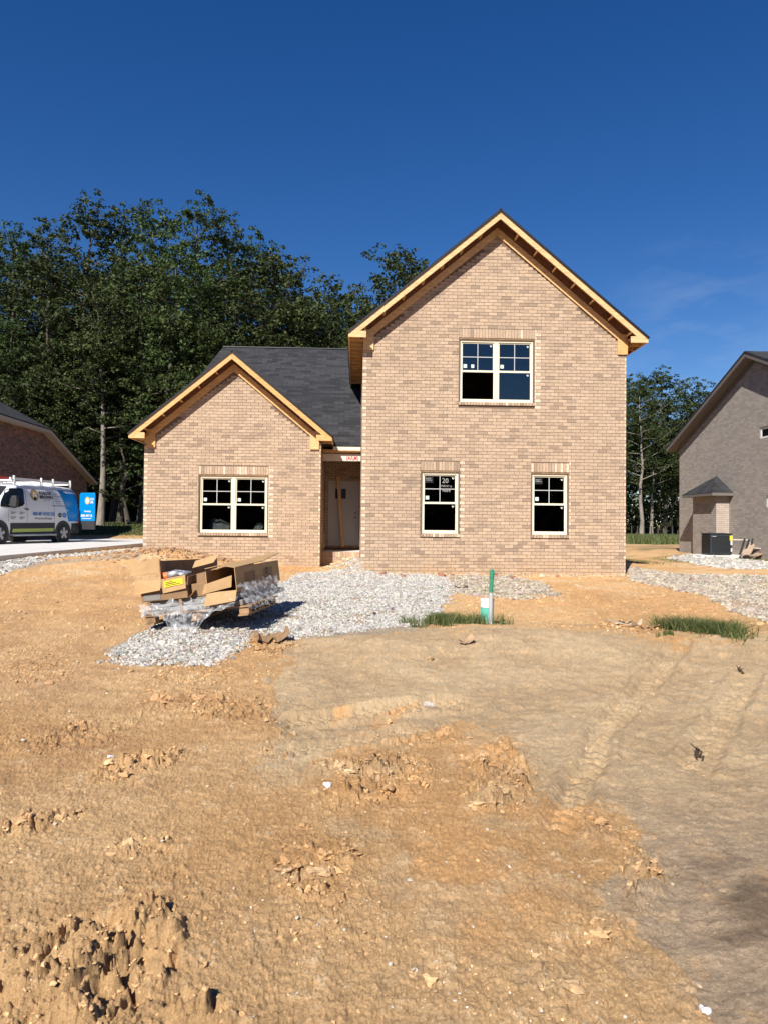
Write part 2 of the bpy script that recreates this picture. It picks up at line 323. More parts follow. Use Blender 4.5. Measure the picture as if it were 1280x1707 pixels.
def G(X, Y, detail=True):
    X = np.asarray(X, float); Y = np.asarray(Y, float); z = G0(X, Y)
    if not detail: return z, None
    sx, sy, sand, front = masks(X, Y)
    lod = 1/(1+(Y/11)**2)
    sf = sand.astype(float)
    clod = blob(sx, sy, CLOD)*front; crumb = blob(sx, sy, CRUMB)*front
    n1 = fbm(X, Y, 1.1, 4, 11); n2 = fbm(X, Y, 7, 3, 21, .6); n3 = fbm(X, Y, 38, 3, 31, .6)
    far = np.where(Y > 26, .25, 1.)
    z = z + n1*(.018+.012*sf)*far
    near = sstep(15-Y, 0, 7)
    z = z + n2*(.006-.002*sf)*np.minimum(1, far)*sstep(40-Y, 0, 10) + n3*(.0050-.0022*sf)*lod + .0026*perlin(X*95, Y*95, 35)*lod*(1-.3*sf)
    patch = sstep(fbm(X, Y, .9, 3, 71)+.25*fbm(X, Y, 4, 2, 73), .0, .6)
    u_r = X*.62+Y*.78; v_r = -X*.78+Y*.62
    cr = np.maximum(crumb, .5*patch*(1-sf)*sstep(Y, .5, 1)*(Y < 24))
    qx = X+.022*perlin(X*14, Y*14, 41)+.008*perlin(X*50, Y*50, 43); qy = Y+.022*perlin(X*14, Y*14+7, 42)+.008*perlin(X*50, Y*50+5, 44)
    core = np.clip(crumb*1.3-.25, 0, 1)*(1-.5*sf)
    z = z + core*near*(.040*slabs(qx*8.5, qy*8.5, 3, .42, .7, .30)+.012*np.clip(fbm(qx, qy, 22, 3, 36, .6), -1, 1))
    z = z + (cr*(1-.6*sf))*near*.021*slabs(qx*20, qy*20, 9, .42, .8, .25)
    z = z + np.maximum(cr, .35*(1-sf))*near*lod*.0115*slabs(qx*48, qy*48, 13, .45, .9, .2)
    z = z + (1-sf)*near*lod*.006*slabs(qx*100, qy*100, 17, .6, .5, .3)
    for sc_, dp_, wd_, w_c in ((6.5, .030, .075, core), (15, .014, .10, np.clip(cr*1.2-.1, 0, 1)*(1-.7*sf)), (11, .007, .035, (1-sf)*(1-cr)*sstep(fbm(X, Y, .8, 2, 74), .0, .3)*.8)):
        e1, e2, _ = worley(qx*sc_+.35*perlin(X*5, Y*5, 46), qy*sc_+.35*perlin(X*5, Y*5, 47), 23); z = z - near*w_c*dp_*(1-sstep(e2-e1, wd_*.3, wd_*1.3))*sstep(perlin(X*2.3, Y*2.3, 48), -.35, .05)
    e1, e2, _ = worley(v_r*5+.5*perlin(X*7, Y*7, 2), u_r*3+.5*perlin(X*6, Y*6, 12), 29); z = z - clod*.075*(1-sstep(e2-e1, .03, .3))*sstep(perlin(X*3, Y*3, 49), -.3, .1)
    # deep churned ruts lower left, running diagonally
    u = X*.62+Y*.78; v = -X*.78+Y*.62
    rr = 1-np.abs(fbm(v*1.0+.3*fbm(X, Y, 3, 2, 55), u*.45, 4.2, 3, 51, .5))*2.0
    z = z + clod*(.012*np.clip(fbm(qx, qy, 20, 4, 37, .6), -1, 1) + .070*np.clip(rr, -1, 1)-.02 + .05*slabs(v*6.2+.5*perlin(X*7, Y*7, 2)+.15*perlin(X*25, Y*25, 4), u*4.2+.5*perlin(X*6, Y*6, 12), 15, .3, .8, .35) + .018*slabs(qx*17, qy*17, 19, .4, .9, .3)+.006*n3)
    # tyre tread pressed in the sand
    for (ax, ay, bx, by, wd, fq, dep) in ((465, 1205, 800, 1172, .17, 11, 1.), (470, 1262, 720, 1212, .12, 11, .8), (925, 1395, 1010, 1215, .10, 9, .7), (1010, 1215, 1140, 1090, .12, 8, .7), (1150, 1290, 1250, 1130, .13, 8, .5)):
        a = at(ax, ay); b = at(bx, by); d = (b-a)[:2]; L = np.hypot(*d); d = d/L
        s = (X-a[0])*d[0]+(Y-a[1])*d[1]; t = -(X-a[0])*d[1]+(Y-a[1])*d[0] + .03*perlin(s*2, s*0+3, 4)
        inside = sstep(wd-np.abs(t), 0, .03)*sstep(s, 0, .15)*sstep(L-s, 0, .2)
        z = z - 1.4*dep*inside*(.016+.022*(np.mod(s*fq+np.abs(t)*7, 1) < .45)*sstep(wd-np.abs(t), .02, .05)) + 1.5*dep*.022*np.exp(-((np.abs(t)-wd-.03)/.03)**2)*sstep(s, 0, .15)*sstep(L-s, 0, .2)
    # soft scuffs in the sand
    z = z + sf*lod*.008*np.clip(fbm(X*.6+Y*.5, Y*1.4-X*.4, 6, 4, 61, .6), -1, 1) + sf*near*.012*slabs(qx*7+qy*3, qy*7-qx*3, 63, .78, 1.2, .3)
    hs = (np.hypot((X+.5493)*1.0, 0) < 0)
    return z, (sx, sy, sf, clod, cr, n1, n2, n3)
def ground_colour(X, Y, info):
    sx, sy, sf, clod, cr, n1, n2, n3 = info
    c = np.empty((X.size, 3)); m = lambda a, b, t: a+(b-a)*t[:, None]
    clay = np.array([.475, .283, .128]); clay2 = np.array([.54, .345, .172]); org = np.array([.56, .315, .135]); pale = np.array([.58, .44, .27])
    big = sstep(fbm(X, Y, .35, 3, 81), -.4, .5); c[:] = m(clay[None], clay2[None], big)
    o = sstep(-np.abs(sx-800)/330-np.abs(sy-1400)/260+1, 0, .5)*.75; o = np.maximum(o, .7*sstep(Y, 9, 12)*(Y < 24)); o = np.maximum(o, 0)
    c = m(c, org[None], o*sstep(fbm(X, Y, 1.3, 3, 83), -.5, .4))
    redd = sstep(sx*-1, -500, -100)*(sy < 1330)*.55*(Y < 14); c = m(c, np.array([[.41, .24, .12]]), redd*sstep(fbm(X, Y, 1.6, 3, 87), -.3, .5))
    c = m(c, pale[None], .55*sstep(n2+.7*n3, .55, 1.2)*(1-clod)+.5*sstep(Y, 12, 15)*(Y < 24)*sstep(fbm(X, Y, 1.2, 3, 85), .0, .5))
    sand = m(np.array([[.42, .298, .172]]), np.array([[.48, .35, .208]]), sstep(n1, -.4, .5))
    grey = np.array([.385, .283, .185]); sand = m(sand, grey[None], sstep(sx, 880, 1150)*sstep(sy, 1250, 1480))
    e = np.clip(sf, 0, 1)*(1-.45*sstep(n2, .25, .7)); e = np.maximum(e, .45*(1-sf)*(sx > 430)*(sy > 1050)*(Y < 10)*sstep(fbm(X, Y, 2.2, 4, 88), .1, .5)); c = m(c, sand, e)
    og = sstep(1-np.hypot((sx-610)/150, (sy-1200)/38)+.6*fbm(X, Y, 4, 3, 89), .45, .9); c = m(c, org[None], og*.8)
    damp = sstep(1-np.hypot((sx-1275)/125, (sy-1515)/70)+.35*fbm(X, Y, 5, 3, 91), .0, .55); c = m(c, np.array([[.12, .082, .052]]), damp*.65)
    damp2 = sstep(1-np.hypot((sx-1180)/90, (sy-1440)/40)+.5*fbm(X, Y, 7, 3, 92), .2, .8); c = m(c, np.array([[.17, .12, .08]]), damp2*.5)
    g = np.zeros(X.size, bool)
    for P in GRAV+GRAV_R+GRAV_W: g |= inpoly(sx, sy, P)
    g &= (Y > 6) & (Y < 32); c = m(c, np.array([[.33, .27, .20]]), g*.75)
    gr = np.maximum(sstep(Y, 34, 38)*(X < -3), sstep(Y, 46, 50)); gr = np.maximum(gr, (Y > 90)*1.); c = m(c, np.array([[.09, .11, .035]]), gr*(.75+.25*sstep(n1, -.5, .3)))
    gr2 = ((Y > 33) & (Y < 52) & (X > 5))*sstep(fbm(X, Y, .5, 3, 95), .1, .5)*.6; c = m(c, np.array([[.11, .115, .05]]), gr2)
    gr3 = ((Y > 24) & (Y < 33) & (X > 8))*sstep(fbm(X, Y, .8, 3, 96), .0, .5)*.5; c = m(c, np.array([[.13, .12, .06]]), gr3)
    c = m(c, c*np.array([[.80, .74, .70]]), np.clip(cr*1.2-.15, 0, 1)*sstep(fbm(X, Y, 3.1, 3, 98), -.4, .4)*.8*(Y < 14))
    c *= (1+.10*np.clip(n2, -1, 1)+.14*np.clip(n3, -1, 1)+.10*np.clip(fbm(X, Y, 14, 3, 97, .65), -1, 1))[:, None]
    c = c*np.where(Y[:, None] < 34, 1.14, 1.)
    return np.clip(c, .01, .8)
def ground_mat():
    m = bpy.data.materials.new('bare_earth'); m.use_nodes = True; t = m.node_tree; b = t.nodes['Principled BSDF']; b.inputs['Roughness'].default_value = .95; b.inputs['Specular IOR Level'].default_value = .15
    a = t.nodes.new('ShaderNodeAttribute'); a.attribute_name = 'tint'; tc = t.nodes.new('ShaderNodeTexCoord')
    n = t.nodes.new('ShaderNodeTexNoise'); n.inputs['Scale'].default_value = 120; n.inputs['Detail'].default_value = 6; n.inputs['Roughness'].default_value = .75; t.links.new(tc.outputs['Object'], n.inputs['Vector'])
    mr = t.nodes.new('ShaderNodeMapRange'); mr.inputs[1].default_value = .3; mr.inputs[2].default_value = .7; mr.inputs[3].default_value = .66; mr.inputs[4].default_value = 1.32; t.links.new(n.outputs[0], mr.inputs[0])
    vm = t.nodes.new('ShaderNodeVectorMath'); vm.operation = 'SCALE'; t.links.new(a.outputs['Color'], vm.inputs[0]); t.links.new(mr.outputs[0], vm.inputs['Scale'])
    t.links.new(vm.outputs[0], b.inputs['Base Color'])
    nb = t.nodes.new('ShaderNodeTexNoise'); nb.inputs['Scale'].default_value = 150; nb.inputs['Detail'].default_value = 6; nb.inputs['Roughness'].default_value = .75; t.links.new(tc.outputs['Object'], nb.inputs['Vector'])
    vo = t.nodes.new('ShaderNodeTexVoronoi'); vo.feature = 'DISTANCE_TO_EDGE'; vo.inputs['Scale'].default_value = 9
    nw = t.nodes.new('ShaderNodeTexNoise'); nw.inputs['Scale'].default_value = 6; nw.inputs['Detail'].default_value = 4; t.links.new(tc.outputs['Object'], nw.inputs['Vector'])
    mw = t.nodes.new('ShaderNodeMix'); mw.data_type = 'RGBA'; mw.blend_type = 'ADD'; mw.inputs[0].default_value = .5; t.links.new(tc.outputs['Object'], mw.inputs[6]); t.links.new(nw.outputs['Color'], mw.inputs[7]); t.links.new(mw.outputs[2], vo.inputs['Vector'])
    cr = t.nodes.new('ShaderNodeMapRange'); cr.inputs[1].default_value = 0; cr.inputs[2].default_value = .018; cr.inputs[3].default_value = -.35; cr.inputs[4].default_value = 0; t.links.new(vo.outputs[0], cr.inputs[0])
    nm = t.nodes.new('ShaderNodeTexNoise'); nm.inputs['Scale'].default_value = 1.4; t.links.new(tc.outputs['Object'], nm.inputs['Vector'])
    mm = t.nodes.new('ShaderNodeMapRange'); mm.inputs[1].default_value = .5; mm.inputs[2].default_value = .6; t.links.new(nm.outputs[0], mm.inputs[0])
    mu = t.nodes.new('ShaderNodeMath'); mu.operation = 'MULTIPLY'; t.links.new(cr.outputs[0], mu.inputs[0]); t.links.new(mm.outputs[0], mu.inputs[1])
    ad = t.nodes.new('ShaderNodeMath'); ad.operation = 'ADD'; t.links.new(nb.outputs[0], ad.inputs[0]); t.links.new(mu.outputs[0], ad.inputs[1])
    bp = t.nodes.new('ShaderNodeBump'); bp.inputs['Strength'].default_value = .85; bp.inputs['Distance'].default_value = .012
    t.links.new(ad.outputs[0], bp.inputs['Height'])
    nc = t.nodes.new('ShaderNodeTexNoise'); nc.inputs['Scale'].default_value = 26; nc.inputs['Detail'].default_value = 9; nc.inputs['Roughness'].default_value = .72; t.links.new(tc.outputs['Object'], nc.inputs['Vector'])
    b2 = t.nodes.new('ShaderNodeBump'); b2.inputs['Strength'].default_value = .8; b2.inputs['Distance'].default_value = .026
    t.links.new(nc.outputs[0], b2.inputs['Height']); t.links.new(bp.outputs[0], b2.inputs['Normal']); t.links.new(b2.outputs[0], b.inputs['Normal']); return m
M['earth'] = ground_mat()
def build_ground():
    ys = [-60, -30, -14, -6, -2, 0, .8]; y = 1.25
    while y < 19: ys.append(y); y += .0045+.00068*y*y
    while y < 900: ys.append(y); y += .35+(y-19)*.09
    ys = np.array(ys); nx = 1400
    t = np.linspace(-1, 1, nx); t = np.sign(t)*np.abs(t)**1.12
    wd = np.where(ys < 1.5, 60, 1.0+.64*ys); wd = np.where(ys > 19, 13.16+(ys-19)*2.2, wd); wd = np.where(ys < 1.25, 3+(1.25-ys)*4, wd)
    X = wd[:, None]*t[None]; Y = np.repeat(ys[:, None], nx, 1); X = X.ravel(); Y = Y.ravel()
    zs, cs = [], []
    for k in range(0, X.size, 300000):
        z_, inf_ = G(X[k:k+300000], Y[k:k+300000]); zs.append(z_); cs.append(ground_colour(X[k:k+300000], Y[k:k+300000], inf_))
    z = np.concatenate(zs); c = np.concatenate(cs)
    ny = len(ys); i = np.arange(ny-1)[:, None]*nx+np.arange(nx-1)[None]; F = np.stack([i, i+1, i+nx+1, i+nx], -1).reshape(-1, 4)
    o = npmesh('ground', np.stack([X, Y, z], -1), F, M['earth'], tint=c, smooth=True)
    tag(o, kind='structure'); print('ground verts', len(X))
build_ground()
def gz(x, y):
    z, _ = G(np.array([x], float), np.array([y], float)); return float(z[0])
# ------------------------------------------------------------------ stones
def rocks(name, P, size, rot_seed, tint, m, flat=.75, sink=.25, sub=1, angular=.34):
    import bmesh
    bm = bmesh.new(); bmesh.ops.create_icosphere(bm, subdivisions=sub, radius=1); bv = np.array([v.co for v in bm.verts]); bf = np.array([[v.index for v in f.verts] for f in bm.faces]); bm.free()
    rng = np.random.default_rng(rot_seed); n = len(P); nv = len(bv)
    q = rng.normal(size=(n, 4)); q /= np.linalg.norm(q, axis=1)[:, None]; a, b, c, d = q.T
    R = np.stack([1-2*(c*c+d*d), 2*(b*c-a*d), 2*(b*d+a*c), 2*(b*c+a*d), 1-2*(b*b+d*d), 2*(c*d-a*b), 2*(b*d-a*c), 2*(c*d+a*b), 1-2*(b*b+c*c)], -1).reshape(n, 3, 3)
    S = rng.uniform(.6, 1.15, (n, 1, 3)); lump = 1+rng.uniform(-angular, angular, (n, nv, 1))*.45
    B0 = np.repeat(bv[None], n, 0)
    for k in range(6):
        pn_ = rng.normal(size=(n, 1, 3)); pn_ /= np.linalg.norm(pn_, axis=2)[..., None]; h_ = rng.uniform(.45, .8, (n, 1)); dd_ = np.maximum((B0*pn_).sum(2)-h_, 0); B0 = B0-pn_*dd_[..., None]
    B0 = B0*1.25
    V = np.einsum('nvi,nji->nvj', B0*S*lump, R); V[..., 2] *= flat
    V = V*size[:, None, None]+P[:, None, :]; V[..., 2] += (size*flat*(1-2*sink))[:, None]*.6
    F = bf[None]+(np.arange(n)*nv)[:, None, None]
    return npmesh(name, V.reshape(-1, 3), F.reshape(-1, 3), m, tint=np.repeat(tint, nv, 0))
M['stone'] = mat('crushed_stone', rough=.85, var=.15, scale=60, attr='tint')
M['clodm'] = mat('clay_clod', rough=.95, var=.2, scale=60, attr='tint', bump=.5, bscale=120)
def scatter(polys, dens, size, tintf, name, seed, z0=.15, thin=None, m='stone', kind='stuff', sub=1, smin=.5):
    rng = np.random.default_rng(seed); pts = []
    for P in polys:
        W = np.array([at(x, y, z0)[:2] for x, y in P]); lo = W.min(0); hi = W.max(0); n = int(np.prod(hi-lo)*dens)
        q = rng.uniform(lo, hi, (n, 2)); s = inpoly(q[:, 0]+.12*perlin(q[:, 0]*3, q[:, 1]*3, 5)+.05*rng.normal(size=n), q[:, 1]+.22*perlin(q[:, 0]*2.5, q[:, 1]*2.5, 6)+.09*rng.normal(size=n), W); q = q[s]
        if thin is not None: q = q[rng.random(len(q)) < thin(q[:, 0], q[:, 1])]
        pts.append(q)
    q = np.concatenate(pts); z, _ = G(q[:, 0], q[:, 1]); sz = size*np.exp(rng.normal(0, .35, len(q))); sz = np.maximum(sz, size*smin)
    o = rocks(name, np.column_stack([q, z]), sz, seed, tintf(rng, len(q)), M[m], sub=sub)
    return o
def grey_t(rng, n):
    v = rng.uniform(.22, .56, (n, 1)); return np.clip(v*np.array([[1, .94, .84]])+rng.normal(0, .012, (n, 3)), .05, .8)
def tan_t(rng, n):
    v = rng.uniform(.22, .5, (n, 1)); return np.clip(v*np.array([[1, .85, .66]])+rng.normal(0, .015, (n, 3)), .05, .8)
def clay_t(rng, n):
    v = rng.uniform(.75, 1.2, (n, 1)); return v*np.array([[.42, .24, .12]])
M['clod_tint'] = M['clodm']
tag(scatter(GRAV[:1], 2600, .0155, grey_t, 'gravel', 1, z0=.13, thin=lambda x, y: np.clip(.8+.9*fbm(x, y, 1.6, 3, 301), .12, 1)), 'white grey crushed stone spread around the pallet and in front of the porch', 'gravel', kind='stuff')
tag(scatter(GRAV[1:], 700, .022, tan_t, 'gravel', 2, z0=.27, thin=lambda x, y: np.clip(.55+.8*fbm(x, y, 1.5, 3, 303), .08, 1)), 'thin pale stones strewn along the tall house wall', 'gravel', kind='stuff')
tag(scatter(GRAV_R, 800, .026, tan_t, 'gravel', 3, z0=.3, thin=lambda x, y: np.clip(.6+.7*fbm(x, y, .9, 3, 302), .05, 1)), 'dusty pale rubble stones right of the tall house', 'gravel', kind='stuff')
tag(scatter(GRAV_W[:1], 900, .026, grey_t, 'gravel', 4, z0=.49, thin=lambda x, y: np.clip(.8+.8*fbm(x, y, 1.4, 3, 304), .1, 1)), 'white stones along the edge of the driveway slab', 'gravel', kind='stuff')
tag(scatter(GRAV_W[1:], 500, .04, grey_t, 'gravel', 5, z0=.4), 'white stone strip beside the grey brick house', 'gravel', kind='stuff')
# clay crumbs and pebbles
def crumbs():
    rng = np.random.default_rng(12); n = 60000; Y = 1.4+13*rng.random(n)**1.5; X = (rng.random(n)*2-1)*(.5+.62*Y)
    sx, sy, sand, fr = masks(X, Y); w_ = np.maximum(blob(sx, sy, CRUMB), blob(sx, sy, CLOD)*.9); pp = sstep(fbm(X, Y, .9, 3, 71), .05, .55)
    p = np.where(sand, .02+.12*w_, .05+.75*w_+.2*pp); k = rng.random(n) < p*.75; X, Y = X[k], Y[k]; w_ = w_[k]; sd_ = sand[k]
    z, info = G(X, Y); s = .0030*np.exp(rng.normal(0, .65, len(X)))*(1+1.0*w_*rng.random(len(X)))*(1+Y*.08)
    c = ground_colour(X, Y, info)*rng.uniform(.85, 1.2, (len(X), 1))
    n = 16000; Y2 = rng.uniform(6.5, 19, n); X2 = (rng.random(n)*2-1)*(.5+.6*Y2); _, _, sd2, _ = masks(X2, Y2); w2 = np.maximum(blob(*toview(X2, Y2, G0(X2, Y2)), CRUMB), .35*sstep(fbm(X2, Y2, 1.0, 3, 72), -.1, .5)); k = (rng.random(n) < .12+w2) & ~sd2; X2, Y2 = X2[k], Y2[k]
    z2, i2 = G(X2, Y2); X = np.concatenate([X, X2]); Y = np.concatenate([Y, Y2]); z = np.concatenate([z, z2]); s = np.clip(s, .0022, .011); s = np.concatenate([s, np.clip(.013*np.exp(rng.normal(0, .5, len(X2))), .006, .045)]); c = np.concatenate([c, ground_colour(X2, Y2, i2)*rng.uniform(.8, 1.15, (len(X2), 1))])
    o = rocks('clay_crumbs', np.column_stack([X, Y, z]), s, 13, c, M['clodm'], flat=.65, sub=1, angular=.5, sink=.4)
    tag(o, 'loose crumbs and clods of orange clay on the churned ground', 'clay crumbs', kind='stuff')
    n = 22000; Y = 1.5+9*rng.random(n)**1.2; X = (rng.random(n)*2-1)*(.4+.58*Y); sx, sy, sand, fr = masks(X, Y); w_ = np.maximum(blob(sx, sy, CRUMB)*1., blob(sx, sy, CLOD)*.45); k = rng.random(n) < (.002+.34*w_**2)*np.where(sand, .4, 1); X, Y = X[k], Y[k]; n = len(X); z, info = G(X, Y)
    import bmesh
    bm = bmesh.new(); bmesh.ops.create_icosphere(bm, subdivisions=2, radius=1); bv = np.array([v.co for v in bm.verts]); bf = np.array([[v.index for v in f.verts] for f in bm.faces]); bm.free(); nv = len(bv)
    B0 = np.repeat(bv[None], n, 0)
    for q in range(5):
        pn_ = rng.normal(size=(n, 1, 3)); pn_ /= np.linalg.norm(pn_, axis=2)[..., None]; h_ = rng.uniform(.35, .75, (n, 1)); dd_ = np.maximum((B0*pn_).sum(2)-h_, 0); B0 = B0-pn_*dd_[..., None]*.85
    lump = np.zeros((n, nv))
    for f_, a_ in ((2.2, .26), (4.5, .18), (9, .12), (17, .08)):
        for q in range(3): kk = rng.normal(size=(n, 1, 3)); kk /= np.linalg.norm(kk, axis=2)[..., None]; lump += a_*np.sin((bv[None]*kk).sum(2)*f_*1.6+rng.uniform(0, 6.28, (n, 1)))
    s = np.clip(.0088*np.exp(rng.normal(0, .48, n))*(1+.06*Y), .005, .032)
    V = B0*(1+lump[..., None])*rng.uniform(.7, 1.3, (n, 1, 3))*np.array([1.15, 1.15, .72])*s[:, None, None]*1.15+np.column_stack([X, Y, z+s*.25])[:, None, :]
    c = ground_colour(X, Y, info)*rng.uniform(.78, 1.0, (n, 1))
    o = npmesh('clay_clods', V.reshape(-1, 3), (bf[None]+(np.arange(n)*nv)[:, None, None]).reshape(-1, 3), M['clodm'], tint=np.repeat(c, nv, 0)); tag(o, 'rough broken lumps of dry clay lying on the churned ground', 'clay clods', kind='stuff'); print('clods', n)
    n = 1400; Y = 1.5+11*rng.random(n)**1.3; X = (rng.random(n)*2-1)*(.5+.6*Y); sx, sy, sand, fr = masks(X, Y); k = rng.random(n) < np.where(sand, .25, .8); X, Y = X[k], Y[k]
    z, _ = G(X, Y); v = rng.uniform(.38, .62, (len(X), 1))*np.array([[1, .90, .74]])
    o = rocks('pebbles', np.column_stack([X, Y, z]), np.clip(.0042*np.exp(rng.normal(0, .5, len(X))), .002, .013), 14, v, M['stone'], sub=1)
    tag(o, 'small pale pebbles scattered over the bare clay', 'pebbles', kind='stuff')
crumbs()
for x, y, s, lb in ((186, 1266, .035, 'white stone lying beside a crumbled clay ridge at left'), (548, 1310, .03, 'white stone half buried in broken clay crust at centre'), (1170, 1668, .014, 'white stone in grey sand at the bottom right'), (1165, 1240, .03, 'dark dead weed lump in sand at right')):
    if 'weed' in lb: continue
    p = at(x, y, .01); k = np.random.default_rng(x); P = np.column_stack([p[0]+k.normal(0, s*.5, 3), p[1]+k.normal(0, s*.6, 3), np.full(3, gz(p[0], p[1]))])
    o = rocks('white_stone', P, np.array([s, s*.6, s*.5]), x, np.full((3, 3), .55), M['stone'], sub=2, angular=.2); tag(o, lb, 'stone', 'white stones in the clay')
# ------------------------------------------------------------------ brick walls
BL, BH, JT = .2205, .0822, .0095
class Bricks:
    def __init__(s, pal, seed=1): s.jit = .0013 if pal.__name__ == 'pal_main' else .0001; s.V = []; s.F = []; s.C = []; s.rng = random.Random(seed); s.pal = pal; s.splash = pal.__name__ == 'pal_main'
    def brick(s, O, U, N, W, u0, u1, z0, z1, light=False, dep=.012, proud=0.0):
        r = s.rng; p = proud+r.uniform(-s.jit, s.jit)
        i = len(s.V)
        for d in (p, -dep):
            for a, b in ((u0, z0), (u1, z0), (u1, z1), (u0, z1)): s.V.append(O+U*a+W*b+N*d)
        s.F += [[i, i+1, i+2, i+3], [i, i+4, i+5, i+1], [i+1, i+5, i+6, i+2], [i+2, i+6, i+7, i+3], [i+3, i+7, i+4, i]]
        c = s.pal(r, light)
        if s.splash: k = max(0, 1-(z0-.25)/.5)*r.random()*.75; c = tuple(a*(1-k)+b*k for a, b in zip(c, (.44, .29, .15)))
        s.C += [c]*5
    def field(s, O, U, N, u0, u1, z0, z1, ztop=None, holes=(), corners=(True, True), start=0, bl=BL, bh=BH):
        W = Vector((0, 0, 1)); k = start; z = z0
        while z < z1-.01:
            zt = z+bh-JT; off = 0 if k % 2 else bl/2; j = -1
            while True:
                a = u0+off+bl*j; b = a+bl-JT; j += 1
                if a >= u1: break
                a = max(a, u0); b = min(b, u1)
                if b-a < .025: continue
                segs = [(a, b)]
                for (h0, h1, g0, g1) in holes:
                    if zt > g0+.01 and z < g1-.01:
                        ns = []
                        for (p, q) in segs:
                            if q <= h0 or p >= h1: ns.append((p, q)); continue
                            if p < h0-.02: ns.append((p, h0-.004))
                            if q > h1+.02: ns.append((h1+.004, q))
                        segs = ns
                for (p, q) in segs:
                    if ztop and min(ztop(p), ztop(q)) < z+bh*.4: continue
                    half = (q-p) < bl*.7
                    s.brick(O, U, N, W, p, q, z, min(zt, z1), light=half and ((corners[0] and p < u0+.02) or (corners[1] and q > u1-.02) or any(abs(p-h[1]) < .03 for h in holes)))
            z += bh; k += 1
    def soldier(s, O, U, N, u0, u1, z0, z1, n, proud=0.0, dep=.012):
        wd = (u1-u0)/n
        for i in range(n): s.brick(O, U, N, Vector((0, 0, 1)), u0+i*wd+JT/2, u0+(i+1)*wd-JT/2, z0, z1, light=s.rng.random() < .12, dep=dep, proud=proud)
    def build(s, name, m, parent):
        return npmesh(name, np.array([tuple(v) for v in s.V]), np.array(s.F), m, parent, tint=np.repeat(np.array(s.C), 4, 0), dom='CORNER')
def pal_main(r, light):
    if light: b = (.64, .49, .355); k = r.uniform(.95, 1.12)
    else:
        t = r.random()
        b = (.475, .347, .24) if t < .66 else ((.42, .307, .215) if t < .9 else (.33, .242, .172)); k = r.uniform(.88, 1.08)
    return tuple(c*k for c in b)
def shell(mb, u0, u1, z0, zeave, apex, slope, holes, y0, y1):
    """mortar backing with openings: front strips at depth y0 and reveals back to y1 (local x = along, y = depth)"""
    us = sorted(set([u0, u1]+([apex] if apex is not None else [])+[h[0] for h in holes]+[h[1] for h in holes]))
    top = (lambda u: zeave+slope*min(u-u0, u1-u)) if apex is not None else (lambda u: zeave)
    for a, b in zip(us, us[1:]):
        m = (a+b)/2; hh = sorted([h for h in holes if h[0] < m < h[1]], key=lambda h: h[2]); z = z0
        for h in hh: mb.poly([(a, y0, z), (b, y0, z), (b, y0, h[2]), (a, y0, h[2])]); z = h[3]
        mb.poly([(a, y0, z), (b, y0, z), (b, y0, top(b)), (a, y0, top(a))])
    for h0, h1, g0, g1 in holes:
        mb.poly([(h0, y0, g0), (h0, y1, g0), (h0, y1, g1), (h0, y0, g1)]); mb.poly([(h1, y1, g0), (h1, y0, g0), (h1, y0, g1), (h1, y1, g1)])
        mb.poly([(h0, y0, g1), (h0, y1, g1), (h1, y1, g1), (h1, y0, g1)]); mb.poly([(h0, y0, g0), (h1, y0, g0), (h1, y1, g0), (h0, y1, g0)])
    return top
ex = Vector((1, 0, 0)); ey = Vector((0, 1, 0)); ez = Vector((0, 0, 1))
house = empty('brick_house', tuple(HO), TH)
tag(house, 'new two storey pinkish tan brick house with bare wood rake boards and no trim yet', 'house')
Z0 = .05
W1 = (1.47, 2.375, 1.29, 2.84); W2 = (4.20, 5.09, 1.285, 2.835); WU = (2.385, 4.215, 4.55, 6.14); WW = (-4.40, -2.56, 1.235, 2.83)
APX, AZ, HALF, SL = 3.29, 9.18, 3.65, .83
APX2, AZ2, HALF2 = -3.505, 6.16, 2.715
B = Bricks(pal_main, 3)
zt1 = lambda u: AZ-.44-SL*abs(u-APX); zt2 = lambda u: AZ2-.46-SL*abs(u-APX2)
def with_lintel(hs): return [(h[0]-.03, h[1]+.03, h[2]-.085, h[3]+.235) for h in hs]
def trim_bricks(B, O, h, off=0):
    B.soldier(O, ex, -ey, h[0]-.03, h[1]+.03, h[3]+.008, h[3]+.225, max(10, round((h[1]-h[0]+.06)/.074)))
    B.soldier(O, ex, -ey, h[0]-.035, h[1]+.035, h[2]-.075, h[2]-.004, max(10, round((h[1]-h[0]+.07)/.074)), proud=.035, dep=.09)
O0 = Vector((0, 0, 0))
B.field(O0, ex, -ey, 0, 6.55, Z0, 8.75, zt1, with_lintel([W1, W2, WU]))
for h in (W1, W2, WU): trim_bricks(B, O0, h)
wm = B.build('wall', M['brick'], house); tag(wm, 'tall front gable wall of tan brick')
# jamb bricks fill beside each lintel / opening
mb = MB(); shell(mb, 0.005, 6.545, 0, 6.02, APX, SL, [W1, W2, WU], .006, .11)
mb.poly([(.005, .006, 0), (.005, .006, 6.02), (.005, 7.9, 6.02), (.005, 7.9, 0)][::-1]); mb.poly([(6.545, .0095, 0), (6.545, 7.9, 0), (6.545, 7.9, 6.02), (6.545, .0095, 6.02)])
mb.poly([(6.545, 7.9, 0), (.005, 7.9, 0), (.005, 7.9, 6.0), (6.545, 7.9, 6.0)])
mb.build('wall', M['mortar'], wm)
# left flank of the tall part
B = Bricks(pal_main, 5); B.field(Vector((0, 0, 0)), ey, -ex, .012, 7.9, Z0, 6.05, corners=(False, False), start=1); tag(B.build('wall', M['brick'], house), 'left flank wall of the tall part')
B = Bricks(pal_main, 15); B.field(Vector((6.55, 0, 0)), ey, ex, .012, 7.9, Z0, 6.05, corners=(False, False), start=1); tag(B.build('wall', M['brick'], house), 'right flank wall of the tall part')
